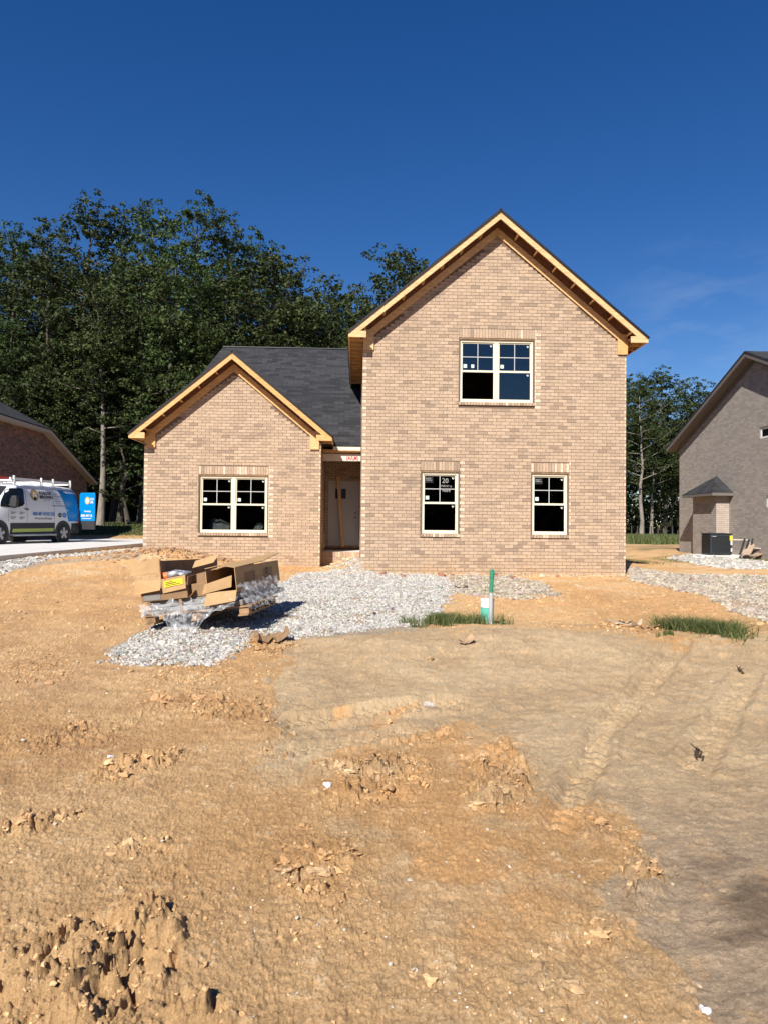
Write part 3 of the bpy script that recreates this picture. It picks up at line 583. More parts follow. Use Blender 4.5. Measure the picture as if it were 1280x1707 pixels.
# wing
WV = 2.2; O1 = Vector((0, WV, 0))
B = Bricks(pal_main, 8); B.field(O1, ex, -ey, -5.905, -1.11, Z0+.3-.3, 5.75, zt2, with_lintel([WW])); trim_bricks(B, O1, WW)
ww = B.build('wall', M['brick'], house); tag(ww, 'low gabled wing wall of tan brick')
mb = MB(); mb.T = Matrix.Translation((0, WV, 0)); shell(mb, -5.9, -1.115, 0, 3.72, APX2, SL, [WW], .006, .11)
mb.poly([(-5.9, .0095, 0), (-5.9, 5.7, 0), (-5.9, 5.7, 3.72), (-5.9, .0095, 3.72)]); mb.poly([(-1.115, .0095, 0), (-1.115, 2.75, 0), (-1.115, 2.75, 3.9), (-1.115, .0095, 3.9)])
mb.build('wall', M['mortar'], ww)
B = Bricks(pal_main, 9); B.field(Vector((-1.11, WV, 0)), ey, ex, .012, 2.8, Z0, 3.75, corners=(False, False), start=1); tag(B.build('wall', M['brick'], house), 'porch side wall')
B = Bricks(pal_main, 19); B.field(Vector((-5.905, WV, 0)), ey, -ex, .012, 5.6, Z0, 3.75, corners=(False, False), start=1); tag(B.build('wall', M['brick'], house), 'outer side wall of the wing')
# porch back wall and stoop
PV = 5.0; DOOR = (-1.0, -.03, .80, 2.86)
B = Bricks(pal_main, 10); B.field(Vector((0, PV, 0)), ex, -ey, -1.1, 0.0, .8, 4.2, None, [DOOR], corners=(False, False))
pb = B.build('wall', M['brick'], house); tag(pb, 'porch back wall')
mb = MB(); mb.T = Matrix.Translation((0, PV, 0)); shell(mb, -1.105, -.0, 0, 4.2, None, 0, [DOOR], .0045, .1); mb.build('wall', M['mortar'], pb)
st = MB(); st.box(-1.108, -.006, 3.02, PV+.05, 0, .70); so = st.build('porch_floor', M['concrete'], house)
B = Bricks(pal_main, 12); B.soldier(Vector((0, 3.0, 0)), ex, -ey, -1.1, -.01, .56, .71, 14, dep=.1); B.field(Vector((0, 3.0, 0)), ex, -ey, -1.1, -.01, .1, .55, corners=(False, False)); B.build('porch_edge', M['brick'], so)
# rooms behind the openings (dark unfinished interior)
mb = MB()
def room(mb, u0, u1, v0, v1, z0, z1):
    mb.poly([(u0, v1, z0), (u1, v1, z0), (u1, v1, z1), (u0, v1, z1)]); mb.poly([(u0, v0, z0), (u0, v1, z0), (u0, v1, z1), (u0, v0, z1)])
    mb.poly([(u1, v0, z0), (u1, v1, z0), (u1, v1, z1), (u1, v0, z1)]); mb.poly([(u0, v0, z0), (u1, v0, z0), (u1, v1, z0), (u0, v1, z0)]); mb.poly([(u0, v0, z1), (u1, v0, z1), (u1, v1, z1), (u0, v1, z1)])
room(mb, .2, 6.4, .12, 4.5, .75, 3.2); room(mb, .2, 6.4, .12, 4.5, 3.6, 6.5); room(mb, -5.7, -1.3, WV+.12, WV+4.5, .75, 3.2)
for k in range(8): mb.box(.4+.8*k, .44+.8*k, 4.3, 4.4, .76, 3.19); mb.box(.4+.8*k, .44+.8*k, 4.3, 4.4, 3.61, 6.4)
mb.build('interior', M['interior'], house)
# windows
def windows(h, v, label, n, open_sash=None, extra=None):
    u0, u1, z0, z1 = h; fr = MB(); y0 = v+.052; y1 = y0+.06; t = .045
    fr.box(u0+.002, u0+t, y0, y1, z0+.002, z1-.03); fr.box(u1-t, u1-.002, y0, y1, z0+.002, z1-.03)
    fr.box(u0+t, u1-t, y0+.002, y1, z1-.09, z1-.03); fr.box(u0+t, u1-t, y0-.008, y1, z0+.002, z0+.055)
    if n == 2: c = (u0+u1)/2; fr.box(c-.05, c+.05, y0+.001, y1, z0+.055, z1-.09); fr.box(c-.006, c+.006, y0-.006, y0+.001, z0+.055, z1-.09)
    fo = fr.build('window', M['frame'], house, bevel=.004); tag(fo, label)
    ln = MB(); ln.box(u0, u1, v+.012, v+.112, z1-.03, z1-.002); ln.build('lintel', M['old_wood'], fo)
    cells = [(u0+t, u1-t)] if n == 1 else [(u0+t, (u0+u1)/2-.05), ((u0+u1)/2+.05, u1-t)]
    zm = z0+(z1-z0)*.49
    for k, (a, b) in enumerate(cells):
        sh = MB(); w2 = .03; za, zb = z0+.055, z1-.09
        sh.box(a, a+w2, y0+.03, y0+.055, zm, zb); sh.box(b-w2, b, y0+.03, y0+.055, zm, zb); sh.box(a+w2, b-w2, y0+.03, y0+.055, zb-w2, zb); sh.box(a, b, y0+.012, y0+.052, zm-.024, zm+.024)
        sh.box(a, a+.022, y0+.014, y0+.03, za, zm-.024); sh.box(b-.022, b, y0+.014, y0+.03, za, zm-.024); sh.box(a+.022, b-.022, y0+.014, y0+.03, za, za+.03)
        sh.build('sash', M['frame'], fo)
        g = MB(); yg = y0+.04; g.box(a+w2, b-w2, yg, yg+.004, zm+.024, zb-w2); g.build('pane', M['glass'], fo)
        if open_sash != k: g = MB(); g.box(a+.022, b-.022, y0+.022, y0+.026, za+.03, zm-.024); g.build('pane', M['glass'], fo)
        mu = MB(); c = (a+b)/2; zc = (zm+.024+zb-w2)/2; mu.box(c-.009, c+.009, yg-.006, yg-.001, zm+.024, zb-w2); mu.box(a+w2, b-w2, yg-.007, yg-.002, zc-.009, zc+.009); mu.build('muntin', M['muntin'], fo)
        s = MB(); sx_, sz_ = a+.055, zm+.085; s.box(sx_, sx_+.085, yg-.006, yg-.003, sz_, sz_+.09); s.build('sticker', M['sticker'], fo)
        if extra == 'two' and k == 0: s = MB(); s.box(sx_+.19, sx_+.265, yg-.012, yg-.009, sz_, sz_+.085); s.build('sticker', M['sticker'], fo)
        def heart(x, z, yy):
            q = MB(); P = []
            for i in range(18):
                t_ = 2*math.pi*i/18; P.append((x+.0024*16*math.sin(t_)**3*.75, yy, z+.0018*(13*math.cos(t_)-5*math.cos(2*t_)-2*math.cos(3*t_))))
            q.prism(P, (0, .002, 0)); q.build('sticker', M['white'], fo)
            q = MB(); q.tube([(x+.006, yy-.0015, z+.004), (x+.006, yy-.0005, z+.004)], .011, 10); q.build('sticker', M['black'], fo)
        heart(b-w2-.05, zb-w2-.055, yg-.004)
        if open_sash != k: heart(b-.022-.06, zm-.024-.06, y0+.018)
        if extra in ('permit', 'plain'):
            s = MB(); s.box(a+.045, a+.235, yg-.006, yg-.003, zb-.20, zb-.055); s.build('sticker', M['black'], fo)
            T = Matrix.Translation((a+.06, yg-.008, zb-.115)) @ Matrix.Rotation(math.pi/2, 4, 'X'); text_obj('sticker_text', 'PGT', .05, M['metal_grey'], fo, T, 1.4)
            s = MB(); s.box(a+.06, a+.21, yg-.008, yg-.0065, zb-.142, zb-.134); s.build('sticker_text', M['metal_grey'], fo)
        if extra == 'permit':
            for body, x_, z_, s_ in (('20', a+.455, zb-.20, .17), ('PERMIT #', a+.435, zb-.30, .068), ('9864', a+.45, zb-.42, .115)):
                T = Matrix.Translation((x_, yg-.009, z_)) @ Matrix.Rotation(math.pi/2, 4, 'X') @ Matrix.Rotation(math.radians(-2), 4, 'Z'); text_obj('handwriting', body, s_, M['paint_pen'], fo, T, .95)
    return fo
windows(W1, 0, 'lower left single window with white marker writing 20 and 9864 on its glass', 1, extra='permit')
windows(W2, 0, 'lower right single window reflecting the street', 1, extra='plain')
windows(WU, 0, 'upper double window with its left lower sash open', 2, open_sash=0, extra='two')
windows(WW, WV, 'double window of the low wing', 2)
# roofs
def uvroof(mb, name, m, parent, uvs):
    o = mb.build(name, m, parent); me = o.data; l = me.uv_layers.new(name='UVMap')
    for p in me.polygons:
        for li in p.loop_indices:
            co = me.vertices[me.loops[li].vertex_index].co; l.data[li].uv = uvs(co)
    return o
def gable_roof(apex, az, half, sl, v0, v1l, v1r, label, rake=True, wall_u=None, wall_v=0.):
    cosn = 1/math.hypot(1, sl); L = half/cosn
    ro = None
    for s in (-1, 1):
        v1 = v1l if s < 0 else v1r
        def P(d, v, off): return (apex+s*(d*cosn+off*sl*cosn), v, az-d*sl*cosn+off*cosn)       # off: above the roof plane
        mb = MB(); mb.prism([P(0, v0-.02, -.025), P(L+.03, v0-.02, -.025), P(L+.03, v0-.02, 0), (apex, v0-.02, az+.01)], (0, v1-v0+.02, 0))
        r = uvroof(mb, 'roof', M['shingle'], house, lambda c: (c.y, (c.z-az)/sl/cosn*1.0)); tag(r, label)
        ro = ro or r
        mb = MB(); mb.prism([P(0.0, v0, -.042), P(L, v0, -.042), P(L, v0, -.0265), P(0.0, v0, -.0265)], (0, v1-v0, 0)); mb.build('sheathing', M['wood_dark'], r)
        mb = MB(); mb.prism([P(.0, v0-.026, -.052), P(L+.036, v0-.026, -.052), P(L+.036, v0-.026, -.001), P(0, v0-.026, -.001)], (0, .005, 0)); mb.build('drip_edge', M['drip'], r)
        # fly rafter (bright outer board)
        q = [P(0, v0, -.043), P(L, v0, -.043), P(L, v0, -.043-.14), (apex, v0, az-.043/cosn-.14/cosn)]
        mb = MB(); mb.prism(q, (0, .038, 0)); tag(mb.build('rake_board', M['wood'], house, bevel=.003), 'bright outer rake board')
        # inner board against the brick, lower than the roof deck
        wl = (APX-0.0) if False else None
        hw = half-.36
        q = [(apex, wall_v-.045, az-.29), (apex+s*hw, wall_v-.045, az-.29-sl*hw), (apex+s*hw, wall_v-.045, az-.50-sl*hw), (apex, wall_v-.045, az-.50)]
        mb = MB(); mb.prism(q, (0, .036, 0)); tag(mb.build('rake_board', M['wood'], house, bevel=.003), 'inner board against the brick')
        q = [(apex, wall_v-.008, az-.05), (apex+s*(half-.3), wall_v-.008, az-.05-sl*(half-.3)), (apex+s*(half-.3), wall_v-.008, az-.36-sl*(half-.3)), (apex, wall_v-.008, az-.36)]
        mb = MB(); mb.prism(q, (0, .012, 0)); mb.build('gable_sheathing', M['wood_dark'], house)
        n = int(L/.61)
        for k in range(1, n+1):
            d = k*.61+.1; a = Vector(P(d, v0+.038, -.115)); b = Vector(P(d, wall_v-.012, -.115)); mb = MB(); mb.bar(a, b, .042, .13, up=(s*sl, 0, 1)); mb.build('lookout', M['wood'], house)
        # eave return box
        ue = apex+s*half; zb = az-half*sl; x0, x1 = sorted((ue-s*.004, ue-s*.43))
        mb = MB(); mb.box(x0, x1, v0+.002, v0+.04, zb-.155, zb+.0); tag(mb.build('eave_return', M['wood'], house, bevel=.004), 'short bright board closing the eave')
        mb = MB(); mb.box(x0+.01, x1-.01, v0+.04, wall_v-.01, zb-.05, zb-.03); mb.build('eave_blocking', M['wood_dark'], house)
        x0, x1 = sorted((apex+s*(half-.37), apex+s*(half-.62)))
        mb = MB(); mb.box(x0, x1, wall_v-.048, wall_v-.009, zb-.36, zb+.14); tag(mb.build('corner_board', M['wood'], house, bevel=.004), 'corner block below the rake')
        # eave fascia and its short framing running back
        x0, x1 = sorted((ue-s*.002, ue-s*.036)); mb = MB(); mb.box(x0, x1, v0+.041, v1-.1, zb-.15, zb-.02); tag(mb.build('fascia', M['wood'], house), 'eave fascia')
        x0, x1 = sorted((ue-s*.04, ue-s*.37)); k = 0; v = v0+.42
        while v < v1-.3 and k < 14: mb = MB(); mb.box(x0, x1, v, v+.038, zb-.14, zb-.05); mb.build('rafter_tail', M['wood'], house); v += .41; k += 1
        mb = MB(); x0, x1 = sorted((apex+s*(half-.362), apex+s*(half-.35))); mb.box(x0, x1, wall_v+.02, v1-.1, zb-.30, zb+.2); mb.build('wall_plate', M['wood_dark'], house)
    mb = MB(); mb.tube([(apex, v0-.02, az+.005), (apex, max(v1l, v1r), az-.012)], .026, 8); mb.build('ridge_cap', M['drip'], ro)
gable_roof(APX, AZ, HALF, SL, -.42, 8.1, 8.1, 'steep dark shingle roof of the tall part', wall_v=0)
gable_roof(APX2, AZ2, HALF2, SL, 1.8, 6.4, 4.0, 'dark shingle roof of the low wing', wall_v=WV)
# cross roof between the two gables
def quadroof(P, label):
    mb = MB(); A = [Vector(p) for p in P]; n = (A[1]-A[0]).cross(A[-1]-A[0]).normalized(); n = n if n.z > 0 else -n
    mb.prism([a for a in A], -n*.03)
    o = uvroof(mb, 'roof', M['shingle'], house, lambda c: (c.x, c.z/.62)); tag(o, label); return o
quadroof([(-6.15, 3.0, 3.76), (-.0, 3.0, 3.76), (-.0, 8.0, 7.75), (-4.9, 8.0, 7.75)], 'dark shingle cross roof behind the low wing')
quadroof([(-6.15, 3.0, 3.76), (-4.9, 8.0, 7.75), (-6.15, 13, 3.76)], 'hipped end of the cross roof')
quadroof([(-6.15, 13.0, 3.76), (-.0, 13.0, 3.76), (-.0, 8.0, 7.75), (-4.9, 8.0, 7.75)], 'rear slope of the cross roof')
mb = MB(); mb.tube([(-4.9, 8, 7.77), (-.2, 8, 7.77)], .035, 8); mb.build('ridge_cap', M['drip'], house)
mb = MB(); mb.box(-.80, -.012, 2.96, 3.0, 3.62, 3.725); tag(mb.build('fascia', M['trim'], house), 'pale fascia board over the porch')
mb = MB(); mb.box(-.80, -.012, 2.95, 2.975, 3.728, 3.75); mb.build('drip_edge', M['drip'], house)
mb = MB(); mb.box(-1.09, -.012, 3.12, 3.2, 3.56, 3.66); mb.build('porch_plate', M['wood'], house)
mb = MB(); mb.box(-1.1, -.01, 3.12, 3.26, 3.33, 3.53); pbm = mb.build('porch_beam', M['trim'], house)
T = Matrix.Translation((-.42, 3.117, 3.36)) @ Matrix.Rotation(math.pi/2, 4, 'X'); text_obj('handwriting', '(A/LM)', .15, M['red_ink'], pbm, T, .8, bold=.004)
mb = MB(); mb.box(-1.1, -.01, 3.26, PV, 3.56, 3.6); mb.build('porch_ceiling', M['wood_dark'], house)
# door
dm = MB(); u0, u1, z0, z1 = DOOR; dm.box(u0+.045, u1-.045, PV+.05, PV+.09, z0+.03, z1-.05); do = dm.build('door', M['door_white'], house, bevel=.004); tag(do, 'white front door with three small glass lights')
mb = MB(); mb.box(u0+.003, u0+.045, PV+.01, PV+.09, z0+.03, z1-.003); mb.box(u1-.045, u1-.003, PV+.01, PV+.09, z0+.03, z1-.003); mb.box(u0+.045, u1-.045, PV+.01, PV+.09, z1-.047, z1-.003); mb.build('door_frame', M['door_white'], do)
for k in range(3):
    a = u0+.22+.19*k; mb = MB(); mb.box(a, a+.145, PV+.042, PV+.049, z1-.55, z1-.24); o = mb.build('door_light', M['black'] if k < 2 else M['metal_grey'], do)
mb = MB(); mb.box(u0+.15, u1-.15, PV+.036, PV+.049, z1-.62, z1-.60); mb.build('door_moulding', M['door_white'], do)
for k in range(2): mb = MB(); mb.tube([(u1-.12, PV+.035, z0+.92+.14*k), (u1-.12, PV+.049, z0+.92+.14*k)], .025, 12); mb.build('lock_hole', M['black'], do)
mb = MB(); mb.box(u0, u1, PV-.03, PV+.09, z0-.045, z0+.028); mb.build('threshold', M['old_wood'], do)
mb = MB(); mb.bar((-.70, PV-.10, 3.0), (-.52, PV-.16, .80), .09, .038, up=(0, 1, 0)); br = mb.build('wooden_brace', M['wood'], None); br.parent = None
br.matrix_world = house.matrix_basis.copy() if False else Matrix.Translation(tuple(HO)) @ Matrix.Rotation(TH, 4, 'Z'); tag(br, 'narrow wooden board leaning across the white front door', 'board')
def bag(u, v, z, sx, sy, sz, a, label):
    import bmesh
    bm = bmesh.new(); bmesh.ops.create_icosphere(bm, subdivisions=3, radius=1); c_, s_ = math.cos(TH), math.sin(TH)
    for w_ in bm.verts:
        p = Vector([math.copysign(abs(k)**.6, k) for k in w_.co]); p *= 1+.06*math.sin(9*p.x+4*p.z)+.05*math.sin(13*p.y+7*p.x); w_.co = p
    me = bpy.data.meshes.new('insulation_bag'); bm.to_mesh(me); bm.free(); me.materials.append(M['bag']); o = link('insulation_bag', me)
    o.location = (HO[0]+u*c_-v*s_, HO[1]+u*s_+v*c_, z); o.scale = (sx, sy, sz); o.rotation_euler = (0, a, TH); tag(o, label, 'bag')
M['bag'] = mat('grey_bag', (.22, .215, .20), rough=.6, var=.2, scale=6)
bag(-4.0, WV+.85, 1.28, .36, .3, .30, .45, 'pale bag seen dimly through the left lower sash of the low wing window')
bag(-2.95, WV+.8, 1.22, .13, .2, .30, .5, 'narrow pale bag seen dimly through the right lower sash of the low wing window')
# ------------------------------------------------------------------ neighbour on the right
def pal_r(r, light): k = r.uniform(.82, 1.12); return tuple(c*k for c in (.345, .305, .268))
def pal_r_sunlit(r, light): k = r.uniform(.9, 1.1); return tuple(c*k for c in (.40, .33, .275))  # same brick, sunlight put into a lighter, warmer palette for the bump-out's front
M['brick_plain'] = mat('grey_brick', rough=.9, var=.12, scale=40, attr='tint')
M['mortar_r'] = mat('dark_mortar', (.23, .20, .172), rough=.95, var=.1)
M['greytrim'] = mat('taupe_trim', (.15, .13, .12), rough=.5, var=.05)
hr = empty('brick_house', (13.1, 31.7, .35), TH); tag(hr, 'finished grey brown brick neighbour house at the right edge with dark roof', 'house')
# local: u outward is -x ; wall plane x=0, runs toward the camera along -y from 0 to -12
B = Bricks(pal_r, 31); zr = lambda t: 4.74+.43*min(t, 12.1-t); B.field(Vector((0, 0, 0)), -ey, -ex, 0, 12.1, -.2, 7.4, lambda t: zr(t), [(6.3, 7.3, 4.33, 4.73), (6.7, 7.6, 1.88, 2.26)], bl=.21, bh=.0765)
rw = B.build('wall', M['brick_plain'], hr)
mb = MB(); mb.T = Matrix.Rotation(-math.pi/2, 4, 'Z'); shell(mb, 0, 12.1, -.3, 4.74, 6.05, .43, [(6.3, 7.3, 4.33, 4.73), (6.7, 7.6, 1.88, 2.26)], .0008, .1); mb.build('wall', M['mortar_r'], rw)
mb = MB(); mb.poly([(.01, 0, -.3), (10, 0, -.3), (10, 0, 4.74), (.01, 0, 4.74)]); mb.poly([(.01, -12.1, -.3), (10, -12.1, -.3), (10, -12.1, 4.74), (.01, -12.1, 4.74)]); mb.build('wall', M['mortar_r'], hr)
for s in (0, 1):
    t0, t1, za, zb = (6.05, -.45, 4.74+.43*6.05, 4.74-.43*.45) if s == 0 else (6.05, 12.55, 4.74+.43*6.05, 4.74-.43*.45)
    mb = MB(); mb.prism([(-.42, -t0, za+.20), (-.42, -t1, zb+.20), (-.42, -t1, zb+.15), (-.42, -t0, za+.15)], (10.5, 0, 0)); uvroof(mb, 'roof', M['shingle'], hr, lambda c: (c.x, c.y))
    mb = MB(); mb.prism([(-.40, -t0, za+.147), (-.40, -t1, zb+.147), (-.40, -t1, zb-.02), (-.40, -t0, za-.02)], (.03, 0, 0)); mb.build('rake_board', M['greytrim'], hr)
    mb = MB(); mb.prism([(-.37, -t0, za+.0), (-.37, -t1, zb+.0), (-.37, -t1, zb-.015), (-.37, -t0, za-.015)], (.36, 0, 0)); mb.build('soffit', M['greytrim'], hr)
    mb = MB(); tt0 = 6.05; tt1 = 0 if s == 0 else 12.1; mb.prism([(-.03, -tt0, za-.02), (-.03, -tt1, zr(tt1)-.02), (-.03, -tt1, zr(tt1)-.2), (-.03, -tt0, za-.2)], (.02, 0, 0)); mb.build('frieze_board', M['greytrim'], hr)
for (a, b, c, d) in ((6.3, 7.3, 4.33, 4.73), (6.7, 7.6, 1.88, 2.26)):
    mb = MB(); mb.box(.03, .09, -b+.003, -a-.003, c+.003, c+.07); mb.box(.03, .09, -b+.003, -a-.003, d-.07, d-.003); mb.box(.03, .09, -a-.07, -a-.003, c+.07, d-.07); mb.box(.03, .09, -b+.003, -b+.07, c+.07, d-.07); o = mb.build('window', M['white'], hr)
    mb = MB(); mb.box(.05, .06, -b+.07, -a-.07, c+.07, d-.07); mb.build('pane', M['van_glass'], o)
    mb = MB(); mb.box(.1, .14, -b, -a, c, d); mb.build('window_backing', M['black'], o)  # black sheet behind the pane closes the window opening
# bump-out with its own little hip roof
y1, y0 = -2.35, -4.25; B = Bricks(pal_r, 33); B.field(Vector((-.52, y1, 0)), -ey, -ex, 0, 1.9, -.2, 2.42, bl=.21, bh=.0765, corners=(False, False)); bo = B.build('bump_out', M['brick_plain'], hr)
B = Bricks(pal_r_sunlit, 34); B.field(Vector((-.52, y0, 0)), ex, -ey, 0, .51, -.2, 2.42, bl=.21, bh=.0765, corners=(False, False)); B.build('wall', M['brick_plain'], bo)
mb = MB(); mb.box(-.5192, -.01, y0+.0008, y1-.005, -.3, 2.42); mb.build('wall', M['mortar_r'], bo)
mb = MB(); e = .32; P = [(-.52-e, y0-e, 2.5), (-.52-e, y1+e, 2.5), (-.012, y1+e, 2.5), (-.012, y0-e, 2.5)]; A = (-.012, (y0+y1)/2, 3.22)
mb.poly([P[0], P[3], A]); mb.poly([P[1], P[0], A]); mb.poly([P[2], P[1], A]); mb.poly(P)
uvroof(mb, 'roof', M['shingle'], bo, lambda c: (c.x+c.y, c.z*1.3))
mb = MB(); mb.box(-.52-e+.01, -.014, y0-e+.01, y1+e-.01, 2.38, 2.497); mb.build('fascia', M['greytrim'], bo)
# AC unit on its pad
M['ac'] = mat('dark_louvre', (.028, .034, .04), rough=.5, var=.15, scale=10)
ac = empty('air_conditioner', (12.33, 26.5, .52), TH); tag(ac, 'dark louvred air conditioning unit on a slab beside the grey brick bump-out', 'air conditioner')
mb = MB(); mb.box(-.40, .40, -.36, .36, 0, .74); mb.build('cabinet', M['ac'], ac, bevel=.03)
mb = MB()
for k in range(14): mb.box(-.36, .36, -.372, -.362, .06+k*.047, .075+k*.047); mb.box(-.412, -.402, -.32, .32, .06+k*.047, .075+k*.047)
mb.build('louvre', M['black'], ac)
mb = MB(); mb.box(-.42, .42, -.38, .38, .742, .79); mb.build('top_cover', M['ac'], ac, bevel=.02)
mb = MB(); mb.tube([(0, 0, .79), (0, 0, .80)], .28, 20); mb.build('fan_grille', M['black'], ac)
M['yellow'] = mat('yellow_label', (.75, .62, .03), rough=.5, var=.05)
mb = MB(); mb.box(.30, .40, -.385, -.374, .52, .70); mb.build('warning_label', M['yellow'], ac); mb = MB(); mb.box(.33, .39, -.385, -.374, .36, .50); mb.box(.34, .39, -.385, -.374, .12, .24); mb.build('data_label', M['white'], ac)
mb = MB(); mb.box(-.35, -.2, -.378, -.373, .66, .68); mb.build('badge', M['metal_grey'], ac)
mb = MB(); mb.box(11.5, 15.5, 25.9, 27.3, .3, .50); tag(mb.build('concrete_pad', M['concrete'], bevel=.01), 'low concrete pad under the air conditioning unit', 'pad')
# ------------------------------------------------------------------ neighbour on the left
def pal_l(r, light): k = r.uniform(.75, 1.2); return tuple(c*k for c in ((.22, .11, .08) if r.random() < .75 else (.12, .075, .065)))
M['tantrim'] = mat('tan_trim', (.42, .33, .25), rough=.6, var=.05)
hl = empty('brick_house', (-15.8, 38, .5), TH); tag(hl, 'dark red brick neighbour house in shade behind the white van', 'house')
zl = lambda t: 3.22+.345*min(t, 5.5)
B = Bricks(pal_l, 41); B.field(Vector((0, 0, 0)), -ey, ex, 0, 11.5, 0, 5.1, lambda t: zl(t)-.05, bl=.21, bh=.08); lw_ = B.build('wall', M['brick_plain'], hl)
mb = MB(); mb.prism([(-.0095, 0, -.2), (-.0095, -11.5, -.2), (-.0095, -11.5, 5.1), (-.0095, -5.5, 5.1), (-.0095, 0, 3.22)], (-8, 0, 0)); mb.build('wall', M['mortar_r'], lw_)
mb = MB(); mb.prism([(.34, .4, 3.13), (.34, -5.5, 5.16), (.34, -5.5, 5.28), (.34, .4, 3.25)], (-9, 0, 0)); uvroof(mb, 'roof', M['shingle'], hl, lambda c: (c.x, c.y))
mb = MB(); mb.prism([(.36, -5.45, 5.22), (.36, -12, 5.22), (-3.0, -12, 7.3), (-3.0, -8.6, 7.3)], (0, 0, -.08)); uvroof(mb, 'roof', M['shingle'], hl, lambda c: (c.y, c.x))
mb = MB(); mb.poly([(.36, -5.45, 5.24), (-3., -8.6, 7.32), (-9, -8.6, 7.32), (-9, -5.45, 5.24)]); uvroof(mb, 'roof', M['shingle'], hl, lambda c: (c.x, c.y))
mb = MB(); mb.prism([(.345, .4, 2.98), (.345, -5.5, 5.0), (.345, -5.5, 5.16), (.345, .4, 3.13)], (.03, 0, 0)); mb.prism([(.345, -5.5, 5.0), (.345, -12, 5.0), (.345, -12, 5.16), (.345, -5.5, 5.16)], (.03, 0, 0)); mb.build('fascia', M['tantrim'], hl)
mb = MB(); mb.prism([(.34, .4, 3.0), (.34, -5.5, 5.02), (.34, -5.5, 5.05), (.34, .4, 3.03)], (-.32, 0, 0)); mb.prism([(.34, -5.5, 5.02), (.34, -12, 5.02), (.34, -12, 5.05), (.34, -5.5, 5.05)], (-.32, 0, 0)); mb.build('soffit', M['tantrim'], hl)
# ------------------------------------------------------------------ driveway
mb = MB(); V2 = Vector((-math.sin(TH), math.cos(TH), 0)); e0 = Vector((-8.60, 14.2, 0)); e1 = e0+V2*20
mb.prism([(e0.x, e0.y, .56), (e1.x, e1.y, .56), (-15.3, 34.2, .56), (-14.6, 14.2, .56)], (0, 0, .155)); o = mb.build('driveway', M['concrete'], bevel=.01); tag(o, kind='structure')
mb = MB(); mb.prism([(e0.x-.03, e0.y, .30), (e1.x-.03, e1.y, .30), (-15.3, 34.15, .30), (-14.6, 14.22, .30)], (0, 0, .256)); o = mb.build('driveway_base', M['concrete_rough']); tag(o, kind='structure')
# ------------------------------------------------------------------ work van with ladder rack, rear door open
M['van_white'] = mat('van_white', (.66, .67, .68), rough=.3, var=.02, spec=.5)
M['van_blue'] = mat('van_blue', (.0, .20, .50), rough=.3, var=.03, spec=.5)
M['clad'] = mat('dark_cladding', (.03, .03, .033), rough=.6, var=.1)
M['tyre'] = mat('tyre_rubber', (.02, .02, .02), rough=.8, var=.15)
M['rim'] = mat('steel_wheel', (.42, .42, .43), rough=.4, metal=.5, var=.1)
M['lime'] = mat('lime_decal', (.34, .42, .09), rough=.5, var=.05)
M['ink'] = mat('black_lettering', (.02, .02, .022), rough=.6, var=.05)
M['ink_blue'] = mat('blue_lettering', (.05, .16, .5), rough=.6, var=.05)
M['ochre'] = mat('ochre_emblem', (.55, .36, .10), rough=.6, var=.1)
M['pale'] = mat('pale_emblem', (.72, .66, .52), rough=.6, var=.05)
M['red'] = mat('red_fibreglass', (.55, .035, .02), rough=.5, var=.1)
def vanpts():
    # x, z bottom, z belt, z top, half width low, half width top
    return [(2.76, .42, .62, .80, .70, .60), (2.70, .34, .72, .98, .88, .72), (2.45, .30, .85, 1.10, .97, .80), (2.05, .30, 1.0, 1.22, 1.0, .82), (1.72, .30, 1.12, 1.36, 1.02, .84),
            (1.35, .30, 1.2, 1.68, 1.03, .80), (1.0, .30, 1.22, 1.96, 1.03, .82), (.7, .30, 1.22, 2.07, 1.03, .84), (.3, .30, 1.22, 2.11, 1.03, .85), (-.6, .30, 1.22, 2.13, 1.03, .85), (-1.6, .32, 1.22, 2.13, 1.03, .85), (-2.3, .36, 1.22, 2.10, 1.02, .84), (-2.50, .40, 1.2, 2.04, 1.0, .82), (-2.58, .46, 1.18, 1.96, .97, .79)]
ST = vanpts()
def section(s):
    x, zb, zm, zt, wl, wt = s; h = zt-zm
    return [(0, zb), (wl*.85, zb), (wl*.97, zb+.06), (wl, zb+.22), (wl, zm), (wl-(wl-wt)*.45, zm+h*.5), (wl-(wl-wt)*.75, zm+h*.78), (wt*.95, zt-h*.06), (wt*.82, zt-.0), (0, zt+.02)]
def side_y(x, z):
    xs = [s[0] for s in ST][::-1]; S = ST[::-1]; x = max(min(x, xs[-1]), xs[0])
    i = max(k for k in range(len(xs)-1) if xs[k] <= x) if x < xs[-1] else len(xs)-2
    t = (x-xs[i])/(xs[i+1]-xs[i]); s = [a+(b-a)*t for a, b in zip(S[i], S[i+1])]; P = section(s)
    for a, b in zip(P[2:], P[3:]):
        if a[1] <= z <= b[1]: k = (z-a[1])/max(b[1]-a[1], 1e-6); return a[0]+(b[0]-a[0])*k
    return P[3][0]
van = empty('work_van', (0, 0, 0)); tag(van, 'white plumbing service van with blue rear and open back door parked on the concrete driveway', 'van')
mb = MB(); rings = []
for s in ST:
    P = section(s); L = [mb.vert((s[0], y, z)) for y, z in P]; R = [mb.vert((s[0], -y, z)) for y, z in P[1:-1]][::-1]; rings.append(L+R)
for a, b in zip(rings, rings[1:]):
    n = len(a)
    for k in range(n): mb.f.append([a[k], b[k], b[(k+1) % n], a[(k+1) % n]])
mb.f.append(rings[0]); mb.f.append(rings[-1][::-1])
body = mb.build('body', M['van_white'], van, smooth=True); body.data.set_sharp_from_angle(angle=math.radians(38)) if hasattr(body.data, 'set_sharp_from_angle') else None
